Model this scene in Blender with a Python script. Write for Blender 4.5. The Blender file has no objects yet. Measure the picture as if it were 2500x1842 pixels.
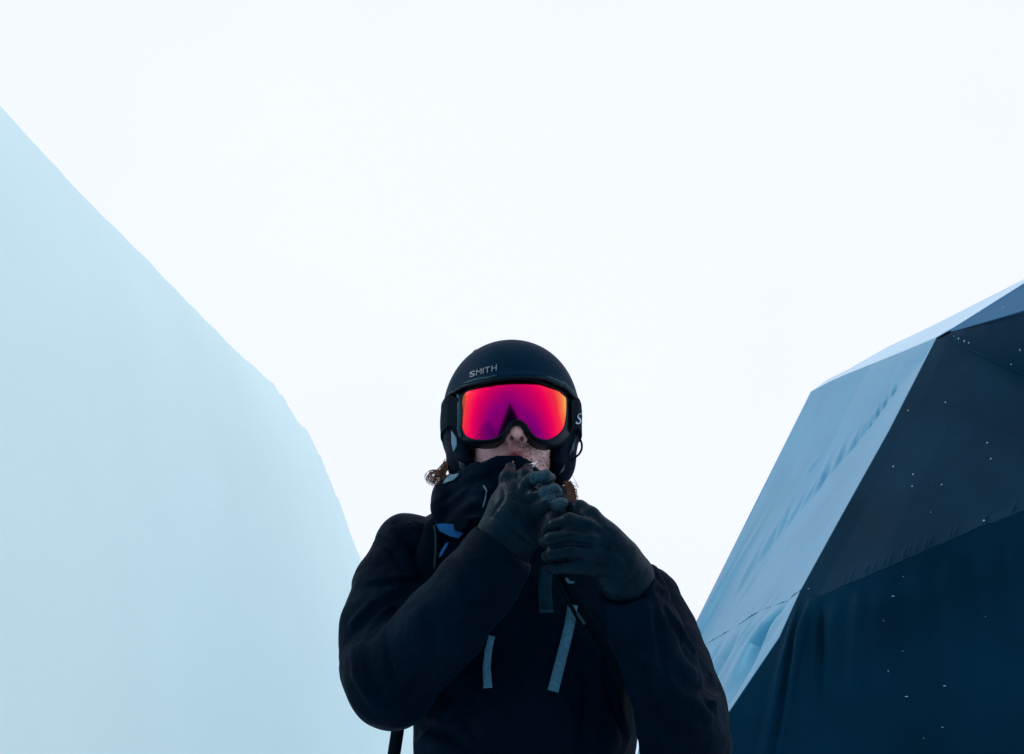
import bpy, bmesh, math, random
import numpy as np
from mathutils import Vector, Matrix
from mathutils.bvhtree import BVHTree
random.seed(7); rng = np.random.default_rng(7)
SC = bpy.context.scene
COL = SC.collection
R = math.radians

# ------------------------------------------------------------------ camera, sky, sun, exposure
CAM_Z, PITCH, HFOV = 1.10, R(18.0), R(50.0)
cd = bpy.data.cameras.new('camera'); cam = bpy.data.objects.new('camera', cd); COL.objects.link(cam)
cam.location = (0, 0, CAM_Z); cam.rotation_euler = (R(90) + PITCH, 0, 0)
cd.sensor_width = 36; cd.angle = HFOV; cd.clip_start = 0.05; cd.clip_end = 5000
SC.camera = cam

w = bpy.data.worlds.new('World'); SC.world = w; w.use_nodes = True
nt = w.node_tree; nt.nodes.clear()
out = nt.nodes.new('ShaderNodeOutputWorld'); bg = nt.nodes.new('ShaderNodeBackground')
sky = nt.nodes.new('ShaderNodeTexSky'); sky.sky_type = 'NISHITA'; sky.sun_disc = False
sky.sun_elevation = R(40); sky.sun_rotation = R(-78); sky.air_density = 1.0; sky.dust_density = 3.0
sc_ = nt.nodes.new('ShaderNodeVectorMath'); sc_.operation = 'SCALE'; sc_.inputs['Scale'].default_value = 0.10
tc = nt.nodes.new('ShaderNodeTexCoord'); no = nt.nodes.new('ShaderNodeTexNoise')
no.inputs['Scale'].default_value = 1.6; no.inputs['Detail'].default_value = 4
cr = nt.nodes.new('ShaderNodeValToRGB')
cr.color_ramp.elements[0].position = 0.35; cr.color_ramp.elements[0].color = (0.905, 0.955, 1.11, 1)
cr.color_ramp.elements[1].position = 0.65; cr.color_ramp.elements[1].color = (0.955, 0.995, 1.14, 1)
mx = nt.nodes.new('ShaderNodeMix'); mx.data_type = 'RGBA'; mx.inputs['Factor'].default_value = 0.97
nt.links.new(tc.outputs['Generated'], no.inputs['Vector']); nt.links.new(no.outputs['Fac'], cr.inputs['Fac'])
nt.links.new(sky.outputs['Color'], sc_.inputs[0]); nt.links.new(sc_.outputs[0], mx.inputs['A'])
nt.links.new(cr.outputs['Color'], mx.inputs['B']); nt.links.new(mx.outputs['Result'], bg.inputs['Color'])
bg.inputs['Strength'].default_value = 1.0
nt.links.new(bg.outputs[0], out.inputs['Surface'])

sd = bpy.data.lights.new('sun', 'SUN'); sd.energy = 0.95; sd.angle = R(12); sd.color = (1.0, 0.985, 0.965)
sun = bpy.data.objects.new('sun', sd); COL.objects.link(sun)
_el, _az = R(40), R(-78)
_d = Vector((math.sin(_az) * math.cos(_el), math.cos(_az) * math.cos(_el), math.sin(_el)))
sun.rotation_euler = _d.to_track_quat('Z', 'Y').to_euler()
sun.location = _d * 50
SC.view_settings.view_transform = 'Standard'; SC.view_settings.look = 'None'
SC.view_settings.gamma = 1; SC.view_settings.exposure = 0; SC.view_settings.use_curve_mapping = False

# ------------------------------------------------------------------ measuring helpers
FPX = 1250 / math.tan(HFOV / 2)
CF = np.array([0, math.cos(PITCH), math.sin(PITCH)]); CU = np.array([0, -math.sin(PITCH), math.cos(PITCH)])
CAM = np.array([0, 0, CAM_Z])
def ray(px, py):
    return CF + np.array([(px - 1250) / FPX, 0, 0]) + CU * ((921 - py) / FPX)
def at(px, py, Y):
    """photo measurement -> place at ground distance Y"""
    d = ray(px, py); return CAM + d * (Y / d[1])
def mpp(p):
    return float(np.dot(np.asarray(p) - CAM, CF)) / FPX      # metres per photo pixel at p
def proj(P):
    Q = P - CAM; dep = Q @ CF
    return 1250 + Q[..., 0] / dep * FPX, 921 - (Q @ CU) / dep * FPX
def link(o, parent=None):
    COL.objects.link(o)
    if parent is not None: o.parent = parent
    return o
def tag(o, label=None, cat=None, group=None, kind=None):
    for k, v in (('label', label), ('category', cat), ('group', group), ('kind', kind)):
        if v: o[k] = v
    return o
def empty(name, loc, label, cat, group=None):
    o = bpy.data.objects.new(name, None); COL.objects.link(o); o.location = loc
    o.empty_display_size = 0.1
    return tag(o, label, cat, group)
def mesh(name, V, F, mat, parent=None, smooth=True, keep_world=True):
    me = bpy.data.meshes.new(name)
    V = np.asarray(V, float)
    if parent is not None and keep_world:
        org = np.zeros(3); p = parent
        while p is not None: org = org + np.array(p.location); p = p.parent
        V = V - org
    if isinstance(F, np.ndarray) and F.ndim == 2:
        n, k = F.shape
        me.vertices.add(len(V)); me.vertices.foreach_set('co', V.astype(np.float32).ravel())
        me.loops.add(n * k); me.loops.foreach_set('vertex_index', F.astype(np.int32).ravel())
        me.polygons.add(n); me.polygons.foreach_set('loop_start', np.arange(0, n * k, k, dtype=np.int32))
        me.polygons.foreach_set('loop_total', np.full(n, k, dtype=np.int32))
        me.update(calc_edges=True); me.validate()
    else:
        me.from_pydata([tuple(v) for v in V], [], [tuple(int(i) for i in f) for f in F]); me.update()
    if smooth: me.polygons.foreach_set('use_smooth', np.ones(len(me.polygons), bool))
    if mat: me.materials.append(mat)
    return link(bpy.data.objects.new(name, me), parent)
def bvh_of(*obs):
    V = []; F = []
    for o in obs:
        b = len(V); off = Vector((0, 0, 0)); p = o
        while p is not None: off = off + p.location; p = p.parent
        V += [v.co + off for v in o.data.vertices]
        F += [[b + i for i in q.vertices] for q in o.data.polygons]
    return BVHTree.FromPolygons(V, F)
def hit(bvh, px, py, lift=0.0, default=None):
    d = Vector(ray(px, py)).normalized()
    r = bvh.ray_cast(Vector(CAM), d)
    if r[0] is None: return default
    n = r[1] if r[1].dot(d) < 0 else -r[1]
    return np.array(r[0] + n * lift)

# ------------------------------------------------------------------ materials
def nodes_of(name):
    m = bpy.data.materials.new(name); m.use_nodes = True
    return m, m.node_tree, m.node_tree.nodes['Principled BSDF']
def mat(name, col, rough=0.6, bump=0.0, bscale=60, var=0.0, vscale=6, spec=0.5, metal=0, sheen=0.0, stretch=None, coat=0, bump2=None, detail=4):
    m, t, b = nodes_of(name)
    b.inputs['Base Color'].default_value = (*col, 1); b.inputs['Roughness'].default_value = rough
    b.inputs['Specular IOR Level'].default_value = spec; b.inputs['Metallic'].default_value = metal
    if max(col) < 0.08 or name == 'lit_tarp': b.inputs['Specular Tint'].default_value = (0.30, 0.72, 1.0, 1)
    b.inputs['Sheen Weight'].default_value = sheen; b.inputs['Sheen Tint'].default_value = (0.08, 0.42, 1.0, 1); b.inputs['Sheen Roughness'].default_value = 0.35; b.inputs['Coat Weight'].default_value = coat
    tcn = t.nodes.new('ShaderNodeTexCoord'); mp = t.nodes.new('ShaderNodeMapping')
    t.links.new(tcn.outputs['Object'], mp.inputs['Vector'])
    if stretch: mp.inputs['Scale'].default_value = stretch
    if var > 0:
        n = t.nodes.new('ShaderNodeTexNoise'); n.inputs['Scale'].default_value = vscale; n.inputs['Detail'].default_value = detail
        t.links.new(mp.outputs[0], n.inputs['Vector'])
        r = t.nodes.new('ShaderNodeValToRGB'); r.color_ramp.elements[0].position = 0.3; r.color_ramp.elements[1].position = 0.7
        r.color_ramp.elements[0].color = (*[c * (1 - var) for c in col], 1)
        r.color_ramp.elements[1].color = (*[min(1, c * (1 + var)) for c in col], 1)
        t.links.new(n.outputs['Fac'], r.inputs['Fac']); t.links.new(r.outputs[0], b.inputs['Base Color'])
    prev = None
    for (sc, st) in ([(bscale, bump)] if bump else []) + (bump2 or []):
        n = t.nodes.new('ShaderNodeTexNoise'); n.inputs['Scale'].default_value = sc; n.inputs['Detail'].default_value = 3
        t.links.new(mp.outputs[0], n.inputs['Vector'])
        bp = t.nodes.new('ShaderNodeBump'); bp.inputs['Strength'].default_value = 1.0; bp.inputs['Distance'].default_value = st
        t.links.new(n.outputs['Fac'], bp.inputs['Height'])
        if prev: t.links.new(prev.outputs[0], bp.inputs['Normal'])
        prev = bp
    if prev: t.links.new(prev.outputs[0], b.inputs['Normal'])
    return m

M = {}
M['snow'] = mat('snow', (0.68, 0.80, 0.86), 0.75, 0.02, 3.0, 0.04, 0.5, spec=0.2, bump2=[(18, 0.004)])
M['snow_wall'] = mat('snow_wall', (0.745, 0.925, 0.90), 0.85, 0.006, 2.0, 0.035, 0.25, spec=0.1, bump2=[(25, 0.003), (90, 0.0008)])
M['tarp_lit'] = mat('lit_tarp', (0.042, 0.20, 0.32), 0.42, 0.0006, 30, 0.08, 1.3, spec=0.75, bump2=[(4, 0.003)])  # tent cloth on the lit side, its brightness put into the colour
M['tarp_shaded'] = mat('shaded_tarp', (0.0006, 0.0180, 0.038), 0.55, 0.0008, 30, 0.25, 1.1, spec=0.05, bump2=[(3, 0.006)])  # tent cloth on the front, its shade put into the colour
M['tarp_roof'] = mat('sky_lit_tarp', (0.38, 0.55, 0.66), 0.5, 0.001, 30, 0.05, 1.3, spec=0.5)  # tent cloth along the ridge, paled to stand for sky light
M['flake'] = mat('snow_flake', (0.20, 0.33, 0.40), 0.8, spec=0.2)
M['jacket'] = mat('jacket_shell', (0.0001, 0.0040, 0.0105), 0.62, 0.0006, 90, 0.35, 7, spec=0.03, sheen=0.018, bump2=[(9, 0.016), (30, 0.003)])
M['lining'] = mat('jacket_lining', (0.0015, 0.0025, 0.004), 0.9, 0.0006, 200, spec=0.1)
M['leather'] = mat('glove_leather', (0.0004, 0.0058, 0.0125), 0.42, 0.0008, 130, 0.35, 30, spec=0.10, bump2=[(36, 0.003)])
M['knit'] = mat('glove_knit', (0.006, 0.026, 0.042), 0.5, 0.0030, 330, 0.75, 240, spec=0.3)
M['shell'] = mat('helmet_shell', (0.0006, 0.013, 0.029), 0.5, 0.0002, 300, 0.08, 12, spec=0.02)
M['pad'] = mat('helmet_padding', (0.0015, 0.0045, 0.011), 0.85, 0.0008, 150, 0.2, 20, spec=0.15)
M['black'] = mat('black_plastic', (0.0012, 0.004, 0.007), 0.45, spec=0.15)
M['teal'] = mat('teal_grey_plastic', (0.010, 0.040, 0.052), 0.5, spec=0.2)
M['webbing'] = mat('black_webbing', (0.0006, 0.004, 0.008), 0.8, 0.0008, 300, 0.2, 80, spec=0.06)
M['reflective'] = mat('grey_reflective_tape', (0.028, 0.115, 0.18), 0.55, 0.0012, 260, 0.22, 150, spec=0.15)
M['reflective2'] = mat('grey_panel', (0.055, 0.15, 0.21), 0.5, 0.0006, 200, 0.15, 60, spec=0.4)
M['blue'] = mat('blue_fabric', (0.0004, 0.085, 0.25), 0.7, 0.0006, 200, 0.12, 50, spec=0.2)
M['logo'] = mat('grey_print', (0.075, 0.115, 0.14), 0.5)
M['white'] = mat('white_print', (0.30, 0.42, 0.50), 0.6)
M['metal'] = mat('zip_metal', (0.45, 0.48, 0.5), 0.3, metal=0.9)
M['hair'] = mat('brown_hair', (0.085, 0.035, 0.018), 0.45, spec=0.5)
M['beard'] = mat('beard_hair', (0.11, 0.048, 0.035), 0.7, spec=0.2)
M['trousers'] = mat('trouser_cloth', (0.008, 0.010, 0.014), 0.8, 0.004, 12, spec=0.2)
M['boot'] = mat('boot_rubber', (0.01, 0.011, 0.013), 0.6, 0.002, 40)

# skin with its own blotches, redder lips
def skin_mat():
    m, t, b = nodes_of('skin')
    b.inputs['Roughness'].default_value = 0.5; b.inputs['Subsurface Weight'].default_value = 0.08
    b.inputs['Subsurface Radius'].default_value = (0.01, 0.004, 0.002); b.inputs['Subsurface Scale'].default_value = 0.5
    at_ = t.nodes.new('ShaderNodeAttribute'); at_.attribute_name = 'tone'
    n = t.nodes.new('ShaderNodeTexNoise'); n.inputs['Scale'].default_value = 70; n.inputs['Detail'].default_value = 6
    tcn = t.nodes.new('ShaderNodeTexCoord'); t.links.new(tcn.outputs['Object'], n.inputs['Vector'])
    r = t.nodes.new('ShaderNodeMapRange'); r.inputs['To Min'].default_value = 0.88; r.inputs['To Max'].default_value = 1.12
    t.links.new(n.outputs['Fac'], r.inputs['Value'])
    v = t.nodes.new('ShaderNodeVectorMath'); v.operation = 'SCALE'
    t.links.new(at_.outputs['Color'], v.inputs[0]); t.links.new(r.outputs[0], v.inputs['Scale'])
    t.links.new(v.outputs[0], b.inputs['Base Color'])
    bp = t.nodes.new('ShaderNodeBump'); bp.inputs['Distance'].default_value = 0.0012
    t.links.new(n.outputs['Fac'], bp.inputs['Height']); t.links.new(bp.outputs[0], b.inputs['Normal'])
    return m
M['skin'] = skin_mat()

# mirrored goggle lens: interference coating whose hue follows the angle, as on the real thing
def lens_mat():
    m, t, b = nodes_of('mirror_lens')
    b.inputs['Metallic'].default_value = 1.0; b.inputs['Roughness'].default_value = 0.13
    lw = t.nodes.new('ShaderNodeLayerWeight'); lw.inputs['Blend'].default_value = 0.5
    r = t.nodes.new('ShaderNodeValToRGB'); e = r.color_ramp.elements
    e[0].position = 0.0; e[0].color = (0.13, 0.0, 0.10, 1); e[1].position = 1.0; e[1].color = (1.0, 0.8, 0.10, 1)
    for p, c in ((0.09, (0.27, 0.0, 0.15, 1)), (0.16, (0.55, 0.0, 0.11, 1)), (0.26, (0.92, 0.0, 0.085, 1)),
                 (0.38, (1.0, 0.02, 0.045, 1)), (0.48, (1.0, 0.18, 0.035, 1)), (0.58, (1.0, 0.50, 0.06, 1))):
        x = e.new(p); x.color = c
    n = t.nodes.new('ShaderNodeTexNoise'); n.inputs['Scale'].default_value = 14; n.inputs['Detail'].default_value = 1
    tcn = t.nodes.new('ShaderNodeTexCoord'); t.links.new(tcn.outputs['Object'], n.inputs['Vector'])
    ad = t.nodes.new('ShaderNodeMath'); ad.operation = 'MULTIPLY_ADD'; ad.inputs[1].default_value = 0.14
    t.links.new(n.outputs['Fac'], ad.inputs[0])
    sb = t.nodes.new('ShaderNodeMath'); sb.operation = 'SUBTRACT'; sb.inputs[1].default_value = 0.07
    t.links.new(lw.outputs['Facing'], sb.inputs[0]); t.links.new(sb.outputs[0], ad.inputs[2])
    t.links.new(ad.outputs[0], r.inputs['Fac']); t.links.new(r.outputs[0], b.inputs['Base Color'])
    return m
M['lens'] = lens_mat()

# ------------------------------------------------------------------ the setting: ground, far slope, snow wall
def noise2(x, y, seed=0, octs=4):
    s = 0; a = 1; r_ = np.random.default_rng(seed)
    for o in range(octs):
        for k in range(3):
            th = r_.uniform(0, 6.28); ph = r_.uniform(0, 6.28); f = 2 ** o * r_.uniform(0.8, 1.3)
            s = s + a * np.sin(f * (x * math.cos(th) + y * math.sin(th)) + ph)
        a *= 0.5
    return s / 3
def grid_faces(n, m):
    i = np.arange((n - 1) * (m - 1)); a = (i // (m - 1)) * m + i % (m - 1)
    return np.stack([a, a + 1, a + m + 1, a + m], 1)
rad = np.concatenate([[0.0], np.geomspace(0.5, 2500, 70)]); th = np.linspace(0, 2 * math.pi, 121)
RR, TT = np.meshgrid(rad, th, indexing='ij')
gx, gy = RR * np.cos(TT), RR * np.sin(TT)
gz = 0.05 * noise2(gx * 0.6, gy * 0.6, 3) * np.clip(RR / 6, 0.1, 1) - 0.03
g = mesh('ground', np.stack([gx, gy, gz], -1).reshape(-1, 3), grid_faces(len(rad), len(th)), M['snow'])
tag(g, kind='structure', label='flat snow covered ground round the person')

# far snow slope whose top shows between the arm and the tarp tent
xs = np.linspace(-90, 90, 181); ts = np.linspace(0, 1, 40)
XX, TS = np.meshgrid(xs, ts, indexing='ij')
crest = 8.9 + 0.25 * noise2(xs * 0.12, xs * 0, 5)[:, None] - np.clip(np.abs(XX) - 50, 0, 99) * 0.2
prof = np.sin(np.clip(TS, 0, 1) * math.pi) ** 0.8
hz = crest * prof + 0.15 * noise2(XX * 0.3, TS * 9, 8) * prof - 0.3
hy = 62 + 45 * TS
h = mesh('snow_hill', np.stack([XX, hy, hz], -1).reshape(-1, 3), grid_faces(181, 40), M['snow'])
tag(h, kind='structure', label='far pale snow slope behind the person')

# big snow wall on the left: crest measured from the photo, face leaning out to its foot
cp = [(-900, -640), (-420, -165), (0, 258), (103, 371), (230, 508), (310, 584), (443, 722), (575, 856), (667, 936), (701, 982), (730, 1026),
      (753, 1060), (771, 1103), (788, 1143), (831, 1248), (880, 1369), (930, 1490), (985, 1640), (1015, 1760), (1030, 1830)]
YS = [None, 5.6, None, None, None, None, None, None, None, 15.9, 16.3, 16.6, 16.9, 17.1, 17.6, 18.1, 18.6, 19.0, 19.3, 19.6]
crestp = []
for (p, Yv) in zip(cp, YS):
    if Yv is None:
        d = ray(*p); t = (6.0 - CAM_Z) / d[2]
        if p[0] < -500: crestp.append(crestp and crestp[-1] or np.array([-4.75, 1.0, 6.0])); continue
        crestp.append(CAM + d * t)
    else:
        crestp.append(at(p[0], p[1], Yv) if p[0] > 0 else np.array([-4.5, 4.2, 6.0]))
crestp = [np.array([-4.6, 3.2, 6.0])] + crestp[2:] + [np.array([crestp[-1][0] + 0.15, crestp[-1][1] + 0.3, -0.2])]
crestp = np.array(crestp)
def resample(P, n):
    P = np.asarray(P, float); L = np.concatenate([[0], np.cumsum(np.linalg.norm(np.diff(P, axis=0), axis=1))])
    s = np.linspace(0, L[-1], n); return np.stack([np.interp(s, L, P[:, k]) for k in range(P.shape[1])], 1)
C = resample(crestp, 420)
for k in range(3):      # soften the corners a little
    C[2:-2] = (C[:-4] + C[1:-3] + C[2:-2] + C[3:-1] + C[4:]) / 5
s = np.arange(len(C))
zn = noise2(s * 0.35, s * 0, 11, 5) * 0.008
lump = np.clip((C[:, 1] - 14.5) / 1.5, 0, 1) * np.clip((C[:, 2] - 3.6), 0, 1)
Cs = C.copy()
C[:, 2] += zn + lump * 0.05 * noise2(s * 1.1, s * 0, 12, 4)
C[:, 0] += lump * 0.05 * noise2(s * 0.9, s * 0, 13, 4)
m_ = 110; v = np.linspace(0, 1, m_)
V = np.zeros((len(C), m_ * 2 - 1, 3))
H = C[:, 2]
for j in range(m_):
    f = v[j]
    fd = math.exp(-f * 14); Hs = Cs[:, 2]; X0 = Cs[:, 0] + (C[:, 0] - Cs[:, 0]) * fd
    z = (Hs + (H - Hs) * fd) * (1 - f) - 0.3 * f
    outx = (0.62 * (1 - np.exp(-f * 5)) + 0.95 * f ** 1.2) * np.clip(Hs / 6, 0, 1)
    vv = 0.015 * noise2(C[:, 1] * 0.8, z * 0.5, 21, 4) * min(1, f * 6)
    V[:, m_ - 1 + j, 0] = X0 + outx + vv; V[:, m_ - 1 + j, 1] = C[:, 1] - 0.25 * outx; V[:, m_ - 1 + j, 2] = z
    V[:, m_ - 1 - j, 0] = C[:, 0] - 5.5 * (1 - (1 - f) ** 1.7) * np.clip(H / 6, 0.0, 1) ** 0.8; V[:, m_ - 1 - j, 1] = C[:, 1] + 0.6 * f
    V[:, m_ - 1 - j, 2] = H * (1 - f ** 2.2) - 0.3 * f
sw = mesh('snow_wall', V.reshape(-1, 3), grid_faces(len(C), 2 * m_ - 1), M['snow_wall'])
tag(sw, 'tall pale blue snow wall with rounded crest rising left of the person', 'snow wall')

# ------------------------------------------------------------------ tarp tent on the right
def poly(pts): return np.array([at(*p) if len(p) == 3 else np.array(p[:3]) for p in pts])
def coons(top, bottom, left, right, n, m):
    """patch from four border lines (top/bottom run left to right, left/right run top to bottom)"""
    T, B = resample(top, n), resample(bottom, n); L, Rr = resample(left, m), resample(right, m)
    u = np.linspace(0, 1, n)[:, None, None]; v_ = np.linspace(0, 1, m)[None, :, None]
    P = (1 - v_) * T[:, None] + v_ * B[:, None] + (1 - u) * L[None] + u * Rr[None]
    P -= (1 - u) * (1 - v_) * T[0] + u * (1 - v_) * T[-1] + (1 - u) * v_ * B[0] + u * v_ * B[-1]
    return P, u[..., 0] + 0 * v_[..., 0], v_[..., 0] + 0 * u[..., 0]
def panel(name, top, bottom, left, right, n, m, mt, parent, disp=None, label=None, sign=1):
    P, u, v_ = coons(top, bottom, left, right, n, m)
    if disp is not None:
        du = np.gradient(P, axis=0); dv = np.gradient(P, axis=1); N = np.cross(du, dv)
        N /= np.linalg.norm(N, axis=-1, keepdims=True) + 1e-9
        vw = P - CAM
        N *= -np.sign((N * vw).sum(-1, keepdims=True))
        px, py = proj(P)
        win = np.clip(np.minimum(np.minimum(u, 1 - u), np.minimum(v_, 1 - v_)) * 14, 0, 1)
        P = P + N * (disp(px, py, u, v_) * win)[..., None]
    o = mesh(name, P.reshape(-1, 3), grid_faces(n, m), mt, parent)
    if label: o['label'] = label
    sm = o.modifiers.new('thick', 'SOLIDIFY'); sm.thickness = 0.012; sm.offset = 0
    return o
P_ = (2288, 825, 9.0); L_ = (1980, 958, 12.5); F_ = (1649, 1622, 12.3); E1 = (1955, 1444, 8.25)
low_ridge = poly([L_, (2028, 932, 12.0), (2074, 912, 11.5), (2125, 892, 11.0), (2205, 860, 10.0), P_])
side_left = poly([L_, (1918, 1085, 12.45), (1842, 1240, 12.4), (1700, 1521, 12.3), F_])
edge_up = poly([P_, (2172, 1052, 8.72), (2056, 1260, 8.46), E1])
seam_side = poly([F_, (1718, 1579, 11.6), (1791, 1535, 10.6), (1860, 1491, 9.7), (1925, 1468, 8.9), E1])
edge_low = np.vstack([poly([E1, (1904, 1557, 8.31), (1778, 1743, 8.40)]), [[1.28, 8.58, 0.0]], [[1.15, 8.65, -0.2]]])
sl = np.vstack([poly([F_, (1575, 1775, 12.3)]), [[1.0, 12.4, -0.2]]])
tent = empty('tarp_tent', (3.2, 9.5, 0), 'large faceted tarp tent with lit tone painted into its side and shade into its front, right of the person', 'tent', None)

def g2(px, py, x, y, L, Wd, ang):
    """elongated bump centred at x, y, half length L, half width Wd"""
    dx, dy = px - x, py - y; c, s_ = math.cos(ang), math.sin(ang)
    a = dx * c + dy * s_; b = -dx * s_ + dy * c
    return np.exp(-(a / L) ** 2 - (b / Wd) ** 2)
def pleat(px, py, x, y, L, Wd, ang):
    dx, dy = px - x, py - y; c, s_ = math.cos(ang), math.sin(ang)
    a = dx * c + dy * s_; b = -dx * s_ + dy * c
    return np.exp(-(a / L) ** 2 - (b / np.where(b > 0, Wd * 1.3, Wd * 0.65)) ** 2)
WR = []; PT = []
rw = random.Random(4)
cre = [(2170, 955), (2110, 1035), (2050, 1110), (1990, 1180), (1935, 1250), (1880, 1325), (1830, 1400)]
PL = [(2173, 952, 7), (2151, 981, 8), (2133, 1005, 8), (2116, 1028, 9), (2100, 1047, 10), (2080, 1075, 15), (2044, 1116, 17), (2004, 1167, 20), (1973, 1211, 22),
      (1942, 1250, 24), (1906, 1291, 27), (1880, 1327, 30), (1860, 1356, 30), (1835, 1390, 34)]
for i, (x, y, L) in enumerate(PL):     # short oblique pleats where the cloth is pulled over its inner crease
    PT.append((x, y, L * 1.25 + 2, 3.0 + 0.16 * i, R(-64 + rw.uniform(-4, 4)), -(0.030 if i < 8 else 0.019) * rw.uniform(.75, 1.25)))
for x, y, L, Wd, a, h_ in ((1780, 1420, 130, 4, -60, 0.022), (1765, 1425, 130, 4, -60, -0.018), (1735, 1500, 90, 5, -60, 0.02), (1722, 1500, 90, 5, -60, -0.018), (1800, 1330, 90, 4, -62, .012), (1700, 1560, 70, 6, -60, .02), (1830, 1440, 60, 4, -58, -.012),
                           (1985, 1135, 26, 4, -55, .012), (1868, 1482, 24, 4, -50, -.03), (1855, 1492, 22, 4, -48, .025), (1900, 1466, 16, 4, -50, -.02), (1838, 1498, 20, 4, -50, -.02), (1800, 1522, 18, 4, -50, -.02), (1765, 1545, 18, 4, -50, -.02)):
    WR.append((x, y, L, Wd, R(a), h_))
def d_side(px, py, u, v_):
    d = 0 * px
    for x, y, L, Wd, a, h_ in WR:
        d = d + h_ * g2(px, py, x, y, L, Wd, a)
    for x, y, L, Wd, a, h_ in PT: d = d + h_ * pleat(px, py, x, y, L * 1.45, Wd, a) - 0.45 * h_ * g2(px, py, x - Wd * 1.9, y + 6, L * 1.5, Wd * 0.8, a)
    # inner crease: cloth on the front side of it sits a little flatter
    cx = np.interp(py, [q[1] for q in [(2285, 830)] + cre], [q[0] for q in [(2285, 830)] + cre])
    e = np.clip((px - cx) / 60, -1, 1)
    d = d - 0.045 * (1 - np.abs(e)) ** 1.5 * np.clip((1400 - py) / 400, 0, 1) ** 1.5
    d = d + 0.010 * noise2(px * 0.012, py * 0.008, 31, 3)
    return d
panel('side_panel', low_ridge, seam_side, side_left, edge_up, 330, 380, M['tarp_lit'], tent, d_side, 'the upper side panel with pleats along its crease, lit tone painted in')
def d_side_low(px, py, u, v_):
    d = 0 * px
    for x, y, L, Wd, a, h_ in ((1842, 1575, 130, 9, -58, .045), (1858, 1572, 120, 6, -58, -.04), (1800, 1610, 150, 9, -60, .045), (1784, 1612, 140, 6, -60, -.04), (1768, 1640, 130, 7, -62, .035), (1755, 1640, 120, 5, -62, -.03),
                               (1895, 1530, 70, 6, -57, .03), (1882, 1535, 70, 5, -57, -.025), (1735, 1650, 100, 7, -63, .03), (1722, 1650, 100, 5, -63, -.03), (1822, 1640, 110, 5, -60, -.03), (1870, 1600, 80, 5, -56, .025), (1815, 1700, 80, 6, -60, .035), (1800, 1705, 80, 5, -60, -.03)):
        d = d + 1.3 * h_ * g2(px, py, x, y, L, Wd, R(a))
    return d
panel('side_skirt', seam_side, np.vstack([sl[-1], edge_low[-1]]), sl, edge_low, 240, 220, M['tarp_lit'], tent, d_side_low, 'loose lower side cloth in folds, lit tone painted in')

# roof strip above the side and front
ridge_out = poly([L_, (2019, 929, 12.9), (2074, 902, 12.6), (2165, 850, 11.6), (2281, 795, 10.4), (2500, 684, 9.4), (2760, 552, 8.6)])
ridge_in = poly([L_, (2028, 932, 12.0), (2074, 912, 11.5), (2125, 892, 11.0), (2205, 860, 10.0), P_, (2335, 798, 8.95), (2500, 694, 8.6), (2760, 530, 8.1)])
panel('roof_panel', ridge_out, ridge_in, poly([L_, L_]), poly([(2760, 552, 8.6), (2760, 530, 8.1)]), 90, 8, M['tarp_roof'], tent, label='narrow roof strip along the ridge, sky light painted in')
# front: three facets and a skirt
fr_top = poly([P_, (2335, 798, 8.95), (2500, 694, 8.6), (2760, 530, 8.1)])
fr_a = poly([P_, (2332, 808, 8.85), (2410, 786, 8.3), (2500, 760, 7.8), (2760, 690, 6.6)])
fr_b = poly([P_, (2317, 832, 8.85), (2500, 921, 8.1), (2760, 1050, 7.2)])
seam_fr = poly([E1, (1999, 1459, 8.12), (2137, 1400, 7.85), (2319, 1320, 7.6), (2500, 1247, 7.35), (2760, 1150, 6.8)])
Rt = [(2760, 530, 8.1), (2760, 690, 6.6), (2760, 1050, 7.2), (2760, 1150, 6.8)]
pt = poly([P_, P_])
def d_small(px, py, u, v_): return 0.012 * noise2(px * 0.01, py * 0.01, 41, 3)
panel('upper_front_panel', fr_top, fr_a, pt, poly(Rt[:2]), 60, 20, mat('half_lit_tarp', (0.018, 0.10, 0.20), 0.65, 0.001, 30, 0.08, 2, spec=0.08), tent, d_small, 'triangle below the ridge in a painted half-lit tone')  # colour between the lit and shaded cloth tones, for the upward tilt
panel('middle_front_panel', fr_a, fr_b, pt, poly(Rt[1:3]), 70, 40, M['tarp_shaded'], tent, d_small)
def d_front(px, py, u, v_):
    sy = np.interp(px, [1955, 1999, 2137, 2319, 2500, 2760], [1444, 1459, 1400, 1320, 1247, 1150])
    near = np.exp(-((py - sy + 8) / 14.0) ** 2)
    pk = 0
    for i, x in enumerate((2060, 2075, 2112, 2130, 2155, 2170, 2205, 2216, 2232, 2258, 2268, 2316, 2330, 2400, 2470)):
        pk = pk + np.exp(-((px - x + (py - sy) * 0.3) / 3.5) ** 2) * (0.5 + 0.5 * math.sin(i * 2.3) ** 2)
    return 0.02 * noise2(px * 0.006, py * 0.006, 42, 3) + 0.035 * near * pk
panel('front_panel', fr_b, seam_fr, edge_up, poly([(2760, 1050, 7.2), (2760, 1150, 6.8)]), 220, 200, M['tarp_shaded'], tent, d_front, 'main front panel with shade painted in, speckled with snow')
gb = np.array([[1.15, 8.65, -0.2], [3.2, 8.3, -0.2], [5.6, 7.9, -0.2]])
def d_skirt(px, py, u, v_):
    fall = np.clip(v_ * 10, 0, 1)
    d = 0
    for x, Wd, h_, ln in ((1951, 7, .09, 1.2), (1983, 7, .11, .45), (2006, 8, -.06, .3), (2040, 16, .03, .5), (2095, 14, .045, .5), (2150, 20, .04, .6), (2230, 22, .04, .6), (2310, 26, .045, .7), (2400, 25, .04, .7), (2470, 20, .04, .7)):
        cx = x - (py - 1450) * (0.22 if x < 1990 else 0.05)
        wd = Wd * (1 + 1.2 * v_)
        d = d + h_ * np.exp(-((px - cx) / wd) ** 2) * np.exp(-(v_ / ln) ** 2)
    return d * fall
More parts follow.
